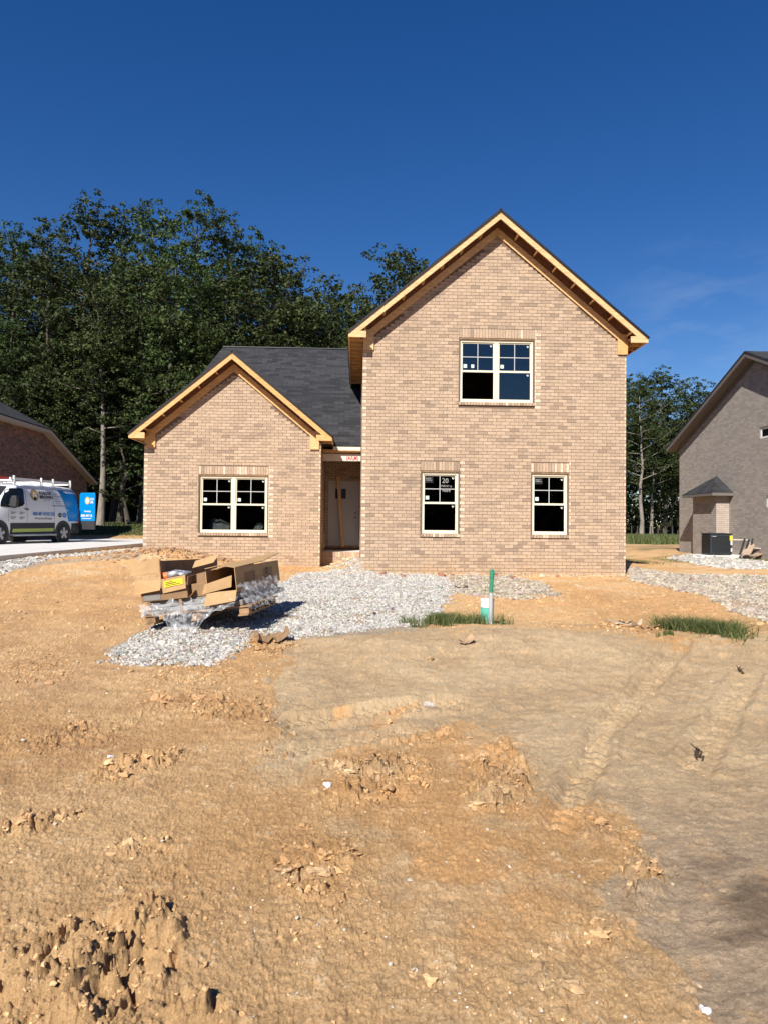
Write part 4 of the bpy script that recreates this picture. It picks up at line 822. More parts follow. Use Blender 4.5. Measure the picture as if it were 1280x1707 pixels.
def side_patch(name, P, m, parent=None, off=.006, nx=8, side=1):
    """a panel following the body side: P = outline in (x, z), cut into a fine grid of strips"""
    xs = [p[0] for p in P]; x0, x1 = min(xs), max(xs); n = max(6, int((x1-x0)/.05)); mb = MB(); rows = []
    for i in range(n+1):
        x = x0+(x1-x0)*min(max(i/n, 1e-4), 1-1e-4); zz = []
        for (ax, az), (bx, bz) in zip(P, P[1:]+P[:1]):
            if (ax-x)*(bx-x) <= 0 and ax != bx: zz.append(az+(bz-az)*(x-ax)/(bx-ax))
        z0, z1 = min(zz), max(zz); rows.append([mb.vert((x, side*(side_y(x, z0+(z1-z0)*k/nx)+off), z0+(z1-z0)*k/nx)) for k in range(nx+1)])
    for a, b in zip(rows, rows[1:]):
        for k in range(nx): mb.f.append([a[k], a[k+1], b[k+1], b[k]])
    return mb.build(name, m, parent if parent is not None else van, smooth=True)
def van_text(body_, x, z, size, m, xs=1., bold=.0, parent=None):
    y = side_y(x-.3, z)+.016; T = Matrix.Translation((x, y, z)) @ Matrix.Rotation(math.pi, 4, 'Z') @ Matrix.Rotation(math.pi/2, 4, 'X')
    # lean with the body side
    tilt = math.atan2(side_y(x-.3, z)-side_y(x-.3, z+.2), .2); T = Matrix.Translation((x, y, z)) @ Matrix.Rotation(tilt, 4, 'X') @ Matrix.Rotation(math.pi, 4, 'Z') @ Matrix.Rotation(math.pi/2, 4, 'X')
    return text_obj('lettering', body_, size, m, parent or body, T, xs, bold=bold)
side_patch('blue_panel', [(-1.38, 1.98), (-1.52, 1.78), (-1.66, 1.50), (-1.76, 1.15), (-1.86, .80), (-2.55, .80), (-2.55, 1.9), (-2.42, 2.0)], M['van_blue'])
for a, b in ((1.22, -1.08), (-2.05, -2.54)): side_patch('side_cladding', [(a, .34), (a, .72), (b, .74), (b, .34)], M['clad'], off=.012)
side_patch('rocker_decal', [(1.12, .40), (1.12, .52), (-1.0, .54), (-1.0, .42)], M['lime'], off=.02)
van_text('www.roscoebrown.com', .75, .425, .075, M['ink'], 1.2)
mb = MB(); mb.tube([(1.1, 1.08, .30), (-1.1, 1.08, .30)], .035, 8); mb.tube([(1.1, 1.08, .30), (1.15, .9, .34)], .03, 6); mb.tube([(-1.1, 1.08, .30), (-1.15, .9, .34)], .03, 6); mb.build('step_bar', M['metal_grey'], van)
side_patch('side_window', [(1.62, 1.28), (1.52, 1.45), (1.12, 1.86), (.98, 1.93), (.52, 1.95), (.47, 1.88), (.50, 1.42), (.62, 1.33), (1.0, 1.24)], M['van_glass'], off=.022)
side_patch('side_window', [(1.62, 1.28), (1.52, 1.45), (1.12, 1.86), (.98, 1.93), (.52, 1.95), (.47, 1.88), (.50, 1.42), (.62, 1.33), (1.0, 1.24)], M['van_glass'], side=-1)
mb = MB(); a = [(1.70, y, 1.40) for y in (-.78, 0, .78)]; b = [(.98, y, 2.0) for y in (-.66, 0, .66)]; a[1] = (1.84, 0, 1.42); b[1] = (1.06, 0, 2.03)
mb.poly([a[0], a[1], b[1], b[0]]); mb.poly([a[1], a[2], b[2], b[1]]); mb.build('windscreen', M['black'], van)
for x, w_ in ((.40, .012), (-1.06, .01), (1.30, .01)):
    side_patch('panel_gap', [(x-w_/2, .78), (x-w_/2, 1.2 if x > 1 else 1.98), (x+w_/2, 1.2 if x > 1 else 1.98), (x+w_/2, .78)], M['clad'], off=.004)
side_patch('door_track', [(-.95, 1.36), (-.95, 1.385), (-1.7, 1.385), (-1.7, 1.36)], M['clad'], off=.005)
side_patch('door_handle', [(.36, 1.19), (.36, 1.235), (.56, 1.235), (.56, 1.19)], M['black'], off=.03)
mb = MB(); mb.prism([(1.16, 1.05, 1.28), (1.16, 1.30, 1.26), (1.16, 1.33, 1.5), (1.16, 1.29, 1.66), (1.16, 1.12, 1.66), (1.16, 1.05, 1.5)], (.15, 0, 0)); mb.bar((1.25, .98, 1.34), (1.25, 1.08, 1.36), .08, .06); mb.build('mirror', M['clad'], van, bevel=.03)
mb = MB(); mb.prism([(1.16, -1.05, 1.28), (1.16, -1.30, 1.26), (1.16, -1.33, 1.5), (1.16, -1.29, 1.66), (1.16, -1.12, 1.66)], (.15, 0, 0)); mb.bar((1.25, -.98, 1.34), (1.25, -1.08, 1.36), .08, .06); mb.build('mirror', M['clad'], van, bevel=.03)
def ring(mb, cx, cz, r, y0, y1, n=28):
    A = [mb.vert((cx+r*math.cos(6.28318*k/n), y0, cz+r*math.sin(6.28318*k/n))) for k in range(n)]; Bq = [mb.vert((cx+r*math.cos(6.28318*k/n), y1, cz+r*math.sin(6.28318*k/n))) for k in range(n)]
    for k in range(n): mb.f.append([A[k], A[(k+1) % n], Bq[(k+1) % n], Bq[k]])
    mb.f.append(A[::-1]); mb.f.append(Bq)
for cx in (1.74, -1.56):
    for s in (1, -1):
        mb = MB(); ring(mb, cx, .37, .455, s*.80, s*1.04); mb.build('wheel_arch', M['clad'], van)
        mb = MB(); ring(mb, cx, .35, .35, s*.84, s*1.055); wo = mb.build('wheel', M['tyre'], van, bevel=.03)
        mb = MB(); ring(mb, cx, .35, .235, s*1.05, s*1.066); ro_ = mb.build('rim', M['clad'], wo)
        mb = MB()
        for k in range(5):
            a_ = 6.28318*k/5+.3; mb.bar((cx, s*1.072, .35), (cx+.215*math.cos(a_), s*1.072, .35+.215*math.sin(a_)), .02, .10, up=(-math.sin(a_), 0, math.cos(a_)))
        ring(mb, cx, .35, .07, s*1.07, s*1.09, 14); mb.build('spokes', M['rim'], wo)
# emblem, names and small lines of print
def disc(cx, cz, r, m, off, name='emblem', sx=1.):
    mb = MB(); mb.poly([(cx+r*sx*math.cos(-6.28318*k/24), side_y(cx, cz+r*math.sin(-6.28318*k/24))+off, cz+r*math.sin(-6.28318*k/24)) for k in range(24)]); return mb.build(name, m, body)
disc(-.06, 1.73, .205, M['ink'], .012); disc(-.06, 1.73, .19, M['ochre'], .015); disc(-.06, 1.72, .13, M['pale'], .018, sx=.85); disc(-.06, 1.61, .062, M['ink'], .021, sx=1.3)
van_text('ROSCOE', -.31, 1.77, .165, M['ink'], 1.02, bold=.006); van_text('BROWN', -.32, 1.62, .165, M['ink'], 1.12, bold=.006); van_text('est. since 1991', -.50, 1.555, .055, M['ink'], 1.1)
for k, s_ in enumerate(('Plumbing', 'Heating', 'Air Conditioning', 'Electrical', 'Generators', 'Crawl Space')): van_text(s_, -1.05-.02*k, 1.88-.088*k, .06, M['ink_blue'] if k % 2 else M['ink'], 1.1)
van_text('888-MY-ROSCOE', .12, 1.00, .17, M['ink_blue'], .93, bold=.003); van_text('We Service all Brands!', .02, .86, .10, M['ink'], 1.0)
for k, (x_, z_) in enumerate(((1.20, 1.03), (.78, 1.03), (1.20, .86), (.78, .86))):
    van_text('Plumbing', x_, z_+.05, .055, M['ink'], 1.2); van_text('Repair', x_, z_, .055, M['ink'], 1.2)
disc(-1.36, 1.03, .085, M['ink'], .012, sx=1.2); disc(-1.62, 1.03, .095, M['ink_blue'], .012, sx=1.3); van_text('NATE', -1.29, 1.01, .06, M['white']); van_text('BBB', -1.55, 1.01, .06, M['white'])
van_text('roscoe', -2.2, .86, .09, M['white'])
# rear: dark opening, taillight, the open barn door
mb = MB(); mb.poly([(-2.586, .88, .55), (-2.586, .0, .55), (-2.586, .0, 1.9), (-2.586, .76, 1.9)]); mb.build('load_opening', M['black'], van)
mb = MB(); mb.box(-2.64, -2.54, -.95, .95, .42, .56); mb.build('rear_bumper', M['clad'], van, bevel=.02)
mb = MB(); mb.box(-2.60, -2.54, .965, 1.0, .66, .92); mb.build('tail_light', M['red'], van)
a_ = math.radians(-7); dd = Vector((-math.sin(a_), math.cos(a_), 0)); hb = Vector((-2.61, .99, 0))
def dpt(u, z, off=0): n = Vector((math.cos(a_), math.sin(a_), 0)); return tuple(hb+dd*u+n*off+Vector((0, 0, z)))
mb = MB(); mb.prism([dpt(.03, .50), dpt(.78, .50), dpt(.78, 1.86), dpt(.74, 1.93), dpt(.09, 1.93), dpt(.03, 1.86)], Vector((math.cos(a_), math.sin(a_), 0))*.05); rd = mb.build('rear_door', M['van_blue'], van, bevel=.01)
mb = MB(); mb.prism([dpt(.025, .49, -.01), dpt(.785, .49, -.01), dpt(.785, .82, -.01), dpt(.025, .82, -.01)], Vector((math.cos(a_), math.sin(a_), 0))*.07); mb.build('door_cladding', M['clad'], rd)
mb = MB(); mb.poly([dpt(.42+.12*math.cos(k*.5236), 1.62+.15*math.sin(k*.5236), .056) for k in range(12)]); mb.build('emblem', M['ochre'], rd)
mb = MB(); mb.poly([dpt(.42+.075*math.cos(k*.5236), 1.61+.10*math.sin(k*.5236), .060) for k in range(12)]); mb.build('emblem', M['pale'], rd)
for s_, u_, z_, sz in (('RO', .57, 1.63, .13), ('BR', .57, 1.51, .13), ('Plumbing', .28, 1.17, .09), ('888-MY-R', .12, .98, .14), ('roscoebrown.com', .16, .90, .065)):
    T = Matrix.Translation(dpt(u_, z_, .062)) @ Matrix.Rotation(math.pi/2+a_, 4, 'Z') @ Matrix.Rotation(math.pi/2, 4, 'X'); text_obj('lettering', s_, sz, M['white'], rd, T, .95, bold=.002)
# ladder rack
rk = MB()
for s in (1, -1): rk.bar((1.0, s*.80, 2.27), (-2.2, s*.80, 2.27), .05, .09)
for x in (.85, -.55, -1.2, -2.2): rk.bar((x, -.88, 2.22), (x, .88, 2.22), .05, .05); rk.bar((x, .84, 2.08), (x, .84, 2.38), .06, .05, up=(1, 0, 0)); rk.bar((x, -.84, 2.08), (x, -.84, 2.38), .06, .05, up=(1, 0, 0))
rk.build('roof_rack', M['white'], van)
ZF = at(3, 907.5, .715); ZR = at(106, 904, .715)
mid = Vector((-13.02+.0, 27.0, 0)); ya = math.radians(180+77.8)
rear_c = Vector((ZR[0], ZR[1], .715)); fwd = Vector((math.cos(ya), math.sin(ya), 0)); left = Vector((-fwd.y, fwd.x, 0))
van.location = rear_c - fwd*(-1.56) - left*1.05; van.rotation_euler = (0, 0, ya)
ld = MB()
for s in (1, -1): ld.bar((2.1, s*.2-.45, 2.36), (-.7, s*.2-.45, 2.36), .03, .08)
for k in range(9): ld.tube([(2.0-.31*k, -.65, 2.36), (2.0-.31*k, -.25, 2.36)], .016, 6)
lo = ld.build('ladder', M['red']); lo.matrix_world = Matrix.Translation(van.location) @ Matrix.Rotation(ya, 4, 'Z'); tag(lo, 'red fibreglass ladder tied on the roof rack of the white van', 'ladder')
# ------------------------------------------------------------------ trees
def tree_meshes(seed, H, R, hb, nl=22, leaves=120, dens=1., leaf=.2, light=False, pale=False):
    r = np.random.default_rng(seed); rr = random.Random(seed)
    tk = MB(); pts = []; x = y = 0
    for i in range(9):
        pts.append((x, y, H*.93*i/8)); x += rr.uniform(-.22, .22); y += rr.uniform(-.22, .22)
    r0 = .017*H+.05; r0 *= .72; tk.tube([(0, 0, -.3)]+pts, [r0*1.5]+[r0*(1-.88*i/8)*(1.25 if i == 0 else 1) for i in range(9)], 9)
    cl = []
    for k in range(nl):
        t = (k+.5)/nl; z = hb+(H*.97-hb)*t; i = min(int(z/(H*.93)*8), 7); base = Vector(pts[i]).lerp(Vector(pts[i+1]), min(z/(H*.93)*8-i, 1))
        prof = (math.sin(math.pi*min(1, (.18+.82*t))**.8)*.9+.22) if t < .97 else .3
        L = R*prof*rr.uniform(.6, 1.15); a = k*2.399+rr.uniform(-.5, .5); up = rr.uniform(.15, .6)*(1 if t < .7 else 1.4)
        e = base+Vector((math.cos(a)*L, math.sin(a)*L, L*up)); m_ = base.lerp(e, .5)+Vector((0, 0, -.06*L)); br = max(.018, r0*.28*(1-t*.7)); tk.tube([base, m_, e], [br, br*.6, br*.2], 5, cap=False)
        for j in range(max(2, int(L/.9))):
            q = base.lerp(e, .42+.62*(j+rr.random()*.6)/max(2, int(L/.9))); cl.append((q.x+rr.uniform(-.5, .5), q.y+rr.uniform(-.5, .5), q.z+rr.uniform(-.3, .45), rr.uniform(.55, 1.05)*(.75+.06*R)))
        if rr.random() < .5: cl.append((base.x+rr.uniform(-.9, .9), base.y+rr.uniform(-.9, .9), base.z+rr.uniform(-.5, .6), rr.uniform(.4, .75)))
    cl.append((pts[-1][0], pts[-1][1], H, .7)); C = np.array(cl)
    V = []; T = []
    n = (leaves*dens*(C[:, 3]/.85)**2).astype(int); idx = np.repeat(np.arange(len(C)), n); N = len(idx)
    d = r.normal(size=(N, 3)); d /= np.linalg.norm(d, axis=1)[:, None]; rad = r.random(N)**.45
    sub = r.normal(size=(len(C)*7, 3)); sub /= np.linalg.norm(sub, axis=1)[:, None]      # knots inside each clump
    sp = sub[idx*7+r.integers(0, 7, N)]
    P = C[idx, :3]+(sp*.85+d*rad[:, None]*.36)*C[idx, 3][:, None]*np.array([1.15, 1.15, .7])
    nrm = d*.8+np.array([0, 0, .7])+r.normal(0, .45, (N, 3)); nrm /= np.linalg.norm(nrm, axis=1)[:, None]
    t1 = np.cross(nrm, r.normal(size=(N, 3))); t1 /= np.linalg.norm(t1, axis=1)[:, None]; t2 = np.cross(nrm, t1)
    s = leaf*r.uniform(.55, 1.25, N)[:, None]
    Q = np.stack([P-t1*s*.5, P+t2*s*.33, P+t1*s*.55, P-t2*s*.33], 1).reshape(-1, 3)
    F = np.arange(N*4).reshape(-1, 4); tint = np.repeat(r.random(N)**1.3, 4)[:, None]*np.ones(3)
    return tk, (Q, F, tint)
PROTO = []
def make_proto(seed, H, R, hb, pale=False, light=False, **k):
    tk, (Q, F, t) = tree_meshes(seed, H, R, hb, **k)
    e = empty('broadleaf_tree', (0, 0, -200)); tr = tk.build('trunk', M['bark_pale' if pale else 'bark'], e, smooth=True)
    cr = npmesh('crown', Q, F, M['leaf_light' if light else 'leaf'], e, tint=t); PROTO.append((e, H)); return len(PROTO)-1
used = set()
def tree(p, x, y, z, H, rz, label, group=None, wide=1.):
    e, h = PROTO[p]; s = H/h
    if p not in used: used.add(p); o = e
    else:
        o = e.copy(); col.objects.link(o)
        for ch in e.children: c = ch.copy(); col.objects.link(c); c.parent = o
    o.location = (x, y, z); o.scale = (s*wide, s*wide, s); o.rotation_euler = (0, 0, rz); tag(o, label, 'tree', group)
    return o
A0 = make_proto(101, 20, 3.9, 7.0, pale=True, nl=30, leaves=150)
A1 = make_proto(102, 20, 4.0, 3.5, nl=34, leaves=140)
A2 = make_proto(103, 20, 3.7, 5, nl=32, leaves=150)
A3 = make_proto(104, 20, 3.6, 2.0, nl=34, leaves=150, light=True)
A4 = make_proto(105, 16, 4.9, 4.0, nl=32, leaves=150)
A5 = make_proto(106, 8, 2.4, .8, nl=16, leaves=130)
A6 = make_proto(107, 16, 4.6, 5.5, pale=True, nl=26, leaves=130)
def wood(p, px, top, Y, label, group, wide=1., rz=None):
    x = (px-640)/FPX*Y; z = gz(x, Y); hy = 874+.0096*(px-640); H = (hy-top)/FPX*Y+EYE-z
    return tree(p, x, Y, z, H, random.uniform(0, 6.3) if rz is None else rz, label, group, wide)
LW = 'trees of the woods behind the low wing and the van'
wood(A0, 168, 470, 41.5, 'tree with a tall bare pale trunk standing at the wood edge right of the van', None, rz=1.)
wood(A2, 130, 316, 47, 'tallest tree of the left woods with a narrow open top', None)
wood(A3, 325, 326, 46, 'tall twin topped tree behind the peak of the low wing', None)
wood(A3, 285, 400, 43.5, 'light green tree with foliage down to the ground left of the low wing peak', None)
wood(A4, 455, 415, 50, 'spreading tree whose side branches reach into the sky right of the low wing peak', None, 1.0)
wood(A6, 552, 468, 56, 'open tree with sky gaps just above the cross roof ridge', None)
wood(A4, 672, 422, 58, 'tree peeking over the left slope of the tall gable', None)
LF = [(A1, -45, 370, 46), (A3, 20, 378, 46), (A4, 75, 420, 43.5), (A1, 62, 372, 50), (A2, 190, 352, 50), (A4, 235, 430, 44), (A3, 255, 340, 48), (A2, 385, 362, 50), (A3, 415, 385, 54), (A4, 400, 470, 46), (A2, 470, 430, 56), (A4, 520, 490, 54), (A2, 600, 488, 60), (A1, 635, 450, 64),
      (A3, 10, 520, 42.5), (A5, 60, 600, 42), (A4, 120, 560, 43.5), (A5, 215, 640, 42.5), (A4, 200, 520, 45), (A4, 330, 520, 44), (A1, -10, 430, 55), (A1, 90, 430, 56), (A1, 160, 430, 58), (A1, 225, 425, 57), (A1, 300, 420, 58), (A1, 360, 440, 58), (A1, 430, 480, 62), (A4, 500, 500, 62), (A4, 560, 515, 66), (A1, 40, 430, 62), (A1, 330, 440, 66), (A1, 190, 440, 66), (A1, 265, 430, 63), (A1, 120, 440, 64),
      (A4, 5, 560, 48), (A4, 90, 560, 50), (A4, 160, 560, 50), (A4, 230, 560, 51), (A5, 30, 740, 50), (A5, 100, 740, 52), (A5, 150, 760, 50), (A5, 200, 750, 51), (A5, 240, 740, 53), (A5, 180, 700, 56), (A5, 120, 700, 57), (A5, 225, 690, 58), (A1, 445, 520, 52), (A4, 620, 540, 62), (A4, 580, 545, 58)]
for (p, px, top, Y) in LF:
    ar = 'above the dark red house' if px < 95 else ('between van and low wing' if px < 235 else ('behind the low wing gable' if px < 440 else 'above the cross roof ridge'))
    lw = ('small bushy tree' if p == A5 else ('tall broadleaf tree' if top < 455 else 'lower broadleaf tree'))+(' at the woods front ' if Y < 49 else ' deep in the woods ')+ar
    wood(p, px, top, Y, lw, 'woods: '+lw, rz=random.uniform(0, 6.28))
RW = 'trees beyond the meadow between the two right houses'
wood(A6, 1068, 640, 66, 'pale trunked tree nearest to the right edge of the tall house', None)
wood(A4, 1105, 616, 72, 'tallest round topped tree between the tall house and the grey brick house', None, 1.1)
wood(A4, 1150, 642, 76, 'tree peeking over the roof edge of the grey brick house', None, 1.1)
for (p, px, top, Y) in ((A6, 1040, 625, 75), (A4, 1030, 640, 80), (A4, 1185, 668, 80), (A4, 1220, 690, 84), (A6, 1085, 690, 70), (A4, 1120, 700, 74), (A5, 1060, 790, 74), (A5, 1100, 780, 72), (A5, 1128, 770, 76), (A4, 1000, 650, 85), (A4, 1075, 660, 88), (A4, 1140, 690, 90), (A5, 1080, 800, 80), (A5, 1045, 800, 82), (A5, 1115, 800, 84)):
    wood(p, px, top, Y, 'dark broadleaf tree in the far tree line behind the meadow', RW)
# undergrowth and the woods across the street (seen in the window glass)
def leafmass(name, boxes, n, leaf, label, m='leaf'):
    r = np.random.default_rng(5); Ps = []
    for (x0, x1, y0, y1, z0, z1) in boxes:
        k = int(n/len(boxes)); q = r.uniform((x0, y0, 0), (x1, y1, 1), (k, 3)); c = .5+.5*np.clip(fbm(q[:, 0], q[:, 1], .35, 3, 5), -1, 1); q[:, 2] = z0+(z1-z0)*c*q[:, 2]; Ps.append(q)
    P = np.concatenate(Ps); N = len(P); nrm = r.normal(size=(N, 3))+np.array([0, 0, .6]); nrm /= np.linalg.norm(nrm, axis=1)[:, None]; t1 = np.cross(nrm, r.normal(size=(N, 3))); t1 /= np.linalg.norm(t1, axis=1)[:, None]; t2 = np.cross(nrm, t1); s = leaf*r.uniform(.5, 1.3, N)[:, None]
    Q = np.stack([P-t1*s*.5, P+t2*s*.35, P+t1*s*.5, P-t2*s*.35], 1).reshape(-1, 3)
    o = npmesh(name, Q, np.arange(N*4).reshape(-1, 4), M[m], tint=np.repeat(r.random(N)**1.5, 4)[:, None]*np.ones(3)); tag(o, label, 'undergrowth', kind='stuff')
leafmass('undergrowth', [(-34, -4, 50, 60, 1.2, 8), (-34, -4, 60, 70, 1.2, 11), (18, 60, 84, 94, .2, 8)], 60000, .45, 'dark leafy undergrowth filling the shade of the woods')
leafmass('far_woods', [(-70, 70, -52, -42, 0, 15)], 70000, 1.2, 'dark woods across the street mirrored in the lower windows')
# ------------------------------------------------------------------ grass
def grass(name, P, h, wdt, label, seed=1, lean=.35, m='grass'):
    r = np.random.default_rng(seed); N = len(P); a = r.uniform(0, 6.28, N); hh = h*r.uniform(.45, 1.2, N); ln = r.normal(0, lean, (N, 2))*hh[:, None]
    ww = (wdt*r.uniform(.6, 1.3, N))[:, None]; sx = np.column_stack([np.cos(a), np.sin(a), np.zeros(N)])*ww
    top = P+np.column_stack([ln, hh]); midp = P+np.column_stack([ln*.35, hh*.6])
    V = np.stack([P-sx, P+sx, midp+sx*.7, top, midp-sx*.7], 1).reshape(-1, 3); i = np.arange(N)[:, None]*5
    F = np.concatenate([i+np.array([[0, 1, 2, 4]]), np.concatenate([i+4, i+2, i+3, i+3], 1)])
    me = bpy.data.meshes.new(name); fl = [list(f) for f in (i+np.array([[0, 1, 2, 4]])).tolist()]+[list(f) for f in (i+np.array([[4, 2, 3]])).tolist()]
    me.from_pydata(V.tolist(), [], fl); me.materials.append(M[m]); t = me.color_attributes.new('tint', 'FLOAT_COLOR', 'POINT'); c = np.ones((N*5, 4), np.float32); c[:, :3] = np.repeat(r.random(N)**1.6, 5)[:, None]; t.data.foreach_set('color', c.ravel())
    o = link(name, me); tag(o, label, 'grass', kind='stuff'); return o
def gpts(n, f, seed):
    r = np.random.default_rng(seed); q = f(r, n); z, _ = G(q[:, 0], q[:, 1]); return np.column_stack([q, z-.01])
def clump(cx, cy, rx, ry, n, seed, knots=14):
    def f(r, n):
        k = np.column_stack([r.normal(cx, rx*.5, knots), r.normal(cy, ry*.5, knots)]); return k[r.integers(0, knots, n)]+r.normal(0, 1, (n, 2))*np.array([rx*.16, ry*.2])
    return gpts(n, f, seed)
c = at(752, 1046, .17); grass('grass', clump(c[0]-.03, c[1]+.38, .42, .40, 2600, 3, 30), .17, .004, 'green weedy grass tuft left of the teal pipe', 3, lean=.5)
a = at(1108, 1044, .17); b = at(1226, 1068, .17)
def strip(r, n): t = r.random(n); return np.column_stack([a[0]+(b[0]-a[0])*t, a[1]+(b[1]-a[1])*t])+r.normal(0, 1, (n, 2))*np.array([.09, .17])
grass('grass', gpts(2600, strip, 4), .19, .004, 'low strip of green grass beside the sand bank at right', 4, lean=.8)
c = at(1112, 1064, .17); grass('grass', clump(c[0], c[1], .08, .08, 130, 6, 4), .08, .004, 'tiny grass sprig by the sand bank', 6)
def rect(x0, x1, y0, y1): return lambda r, n: r.uniform((x0, y0), (x1, y1), (n, 2))
grass('grass', gpts(26000, rect(-20, -5.5, 35.5, 47), 8), .10, .02, 'mown lawn behind the van at the foot of the woods', 8)
grass('grass', gpts(42000, rect(13, 40, 45, 66), 9), .50, .03, 'tall meadow grass between the two right houses', 9, lean=.25)
grass('grass', gpts(5000, lambda r, n: np.column_stack([r.uniform(8.5, 14, n), r.normal(25.0, 1.0, n)]), 10), .06, .008, 'sparse weeds in front of the grey brick house', 10)
# ------------------------------------------------------------------ pallet with long cartons
M['card'] = mat('cardboard', (.41, .26, .125), rough=.85, var=.1, scale=6, dark=(.36, .22, .11), dscale=3, damt=.3)
M['card_in'] = mat('cardboard_brown', (.24, .145, .075), rough=.9, var=.15, scale=6)
M['orange'] = mat('orange_cap', (.80, .16, .03), rough=.5, var=.05)
M['foil'] = mat('silver_foil', (.6, .6, .62), rough=.35, metal=.7, var=.2, scale=20, bump=.5, bscale=40)
M['panel'] = mat('grey_white_panel', (.20, .19, .175), rough=.5, var=.1)
def film():
    m = bpy.data.materials.new('stretch_film'); m.use_nodes = True; t = m.node_tree; b = t.nodes['Principled BSDF']; b.inputs['Base Color'].default_value = (.66, .67, .69, 1); b.inputs['Roughness'].default_value = .22
    n = t.nodes.new('ShaderNodeTexNoise'); n.inputs['Scale'].default_value = 9; n.inputs['Detail'].default_value = 6; r = t.nodes.new('ShaderNodeMapRange'); r.inputs[1].default_value = .35; r.inputs[2].default_value = .7; r.inputs[3].default_value = .04; r.inputs[4].default_value = .50
    t.links.new(n.outputs[0], r.inputs[0]); t.links.new(r.outputs[0], b.inputs['Alpha']); return m
M['film'] = film()
PT = Matrix.Translation((-3.02, 9.12, .185)) @ Matrix.Rotation(math.radians(-7), 4, 'Z') @ Matrix.Rotation(math.radians(-7.0), 4, 'Y')
def pal_empty(name, label, cat, off=(0, 0, 0), group=None):
    e = bpy.data.objects.new(name, None); col.objects.link(e); e.matrix_world = PT @ Matrix.Translation(off); tag(e, label, cat, group); return e
pe = pal_empty('pallet', 'tilted wooden pallet under the long cartons on the gravel', 'pallet')
for i in range(3):
    for j in range(3): mb = MB(); mb.box(.0+.62*i, .13+.62*i, 0.02+.55*j, .14+.55*j, .02, .105); mb.build('block', M['old_wood'], pe, bevel=.004)
    mb = MB(); mb.box(.0+.62*i-.01, .12+.62*i, 0, 1.25, 0, .02); mb.build('bottom_board', M['old_wood'], pe)
for j in range(8): mb = MB(); mb.box(-.05, 1.42, .0+.16*j, .11+.16*j, .106, .126); mb.build('deck_board', M['old_wood'], pe)
def flap(parent, pts, m='card', th=.006, name='flap'):
    a = [Vector(p) for p in pts]; n = (a[1]-a[0]).cross(a[-1]-a[0]).normalized(); mb = MB(); mb.prism(a, n*th); return mb.build(name, M[m], parent)
def slab_lines(parent, pts, body_, size, off):
    pass
# lower stack of panels
e = pal_empty('panel_stack', 'low stack of grey white panels in plastic directly on the pallet', 'panels'); mb = MB(); mb.box(-.02, 1.30, .02, 2.0, .128, .20); mb.box(0.04, 1.22, .06, 1.96, .203, .29); mb.build('panel', M['panel'], e, bevel=.01)
for k in range(3): mb = MB(); mb.box(.05+.42*k, .09+.42*k, .012, .022, .128, .29); mb.build('strap', M['card_in'], e)
# carton A lower-left
e = pal_empty('carton', 'flat brown carton at the lower left of the load with a bright folded flap', 'carton', group=None)
mb = MB(); mb.box(-.02, .60, .0, 2.02, .295, .44); mb.build('box', M['card_in'], e, bevel=.008)
flap(e, [(-.10, -.03, .40), (.27, -.06, .43), (.27, .02, .575), (-.08, .0, .585)]); flap(e, [(.62, -.02, .30), (.62, .3, .30), (.70, .3, .40), (.70, -.02, .38)], 'card_in')
mb = MB(); mb.box(.02, .24, -.006, -.001, .31, .39); mb.build('label', M['panel'], e)
# carton B open top with tall back flap
e = pal_empty('carton', 'long open carton holding the silver tube, its tall inner flap standing up', 'carton')
flap(e, [(.27, -.02, .45), (.27, 2.0, .45), (.27, 2.05, .74), (.27, .0, .80)], 'card_in', .008, 'side_flap'); flap(e, [(.60, .0, .45), (.60, 1.95, .45), (.63, 1.95, .62), (.62, .0, .565)], 'card_in', .008, 'side_wall')
mb = MB(); mb.box(.275, .60, .01, 1.98, .445, .465); mb.build('bottom', M['card_in'], e)
nf = flap(e, [(.285, -.012, .385), (.60, -.03, .42), (.60, -.01, .59), (.275, -.006, .565)], 'card', .006, 'end_panel')
T = Matrix.Translation((.31, -.026, .46))
mb = MB(); mb.poly([(.31, -.024, .455), (.565, -.034, .48), (.565, -.026, .555), (.31, -.018, .535)]); lb_ = mb.build('label', M['yellow'], nf)
for k in range(3): mb = MB(); z_ = .472+.02*k; mb.poly([(.33, -.0275, z_), (.53-.05*k, -.036, z_+.018), (.53-.05*k, -.0355, z_+.025), (.33, -.0275, z_+.006)]); mb.build('print', M['ink'], nf)
flap(e, [(-.11, -.06, .64), (.27, -.02, .66), (.27, .0, .83), (.23, .0, .85), (-.09, -.02, .79)])
flap(e, [(.60, .9, .60), (.60, 1.9, .64), (.74, 1.9, .66), (.70, .9, .60)], 'card')
# carton C right, lid raised
e = pal_empty('carton', 'long brown carton on the right of the load with its near end torn open', 'carton')
mb = MB(); mb.box(.86, .868, 0, 2.0, .295, .60); mb.box(1.24, 1.248, 0, 2.02, .295, .61); mb.box(.868, 1.24, 0, 2.0, .295, .303); mb.box(.868, 1.24, 1.9, 1.908, .303, .58); mb.build('box', M['card'], e)
mb = MB(); q = [(.85, 0.02, .64), (1.06, .02, .665), (1.25, .0, .615), (1.25, 1.2, .64), (1.27, 2.1, .72), (.9, 2.05, .70), (.85, 1.0, .65)]
mb.poly([q[0], q[1], (1.06, 1.0, .68), q[6]]); mb.poly([q[1], q[2], q[3], (1.06, 1.0, .68)]); mb.poly([(1.06, 1.0, .68), q[3], q[4], q[5]]); mb.poly([q[6], (1.06, 1.0, .68), q[5]]); lid = mb.build('lid', M['card'], e); md = lid.modifiers.new('s', 'SOLIDIFY'); md.thickness = .008
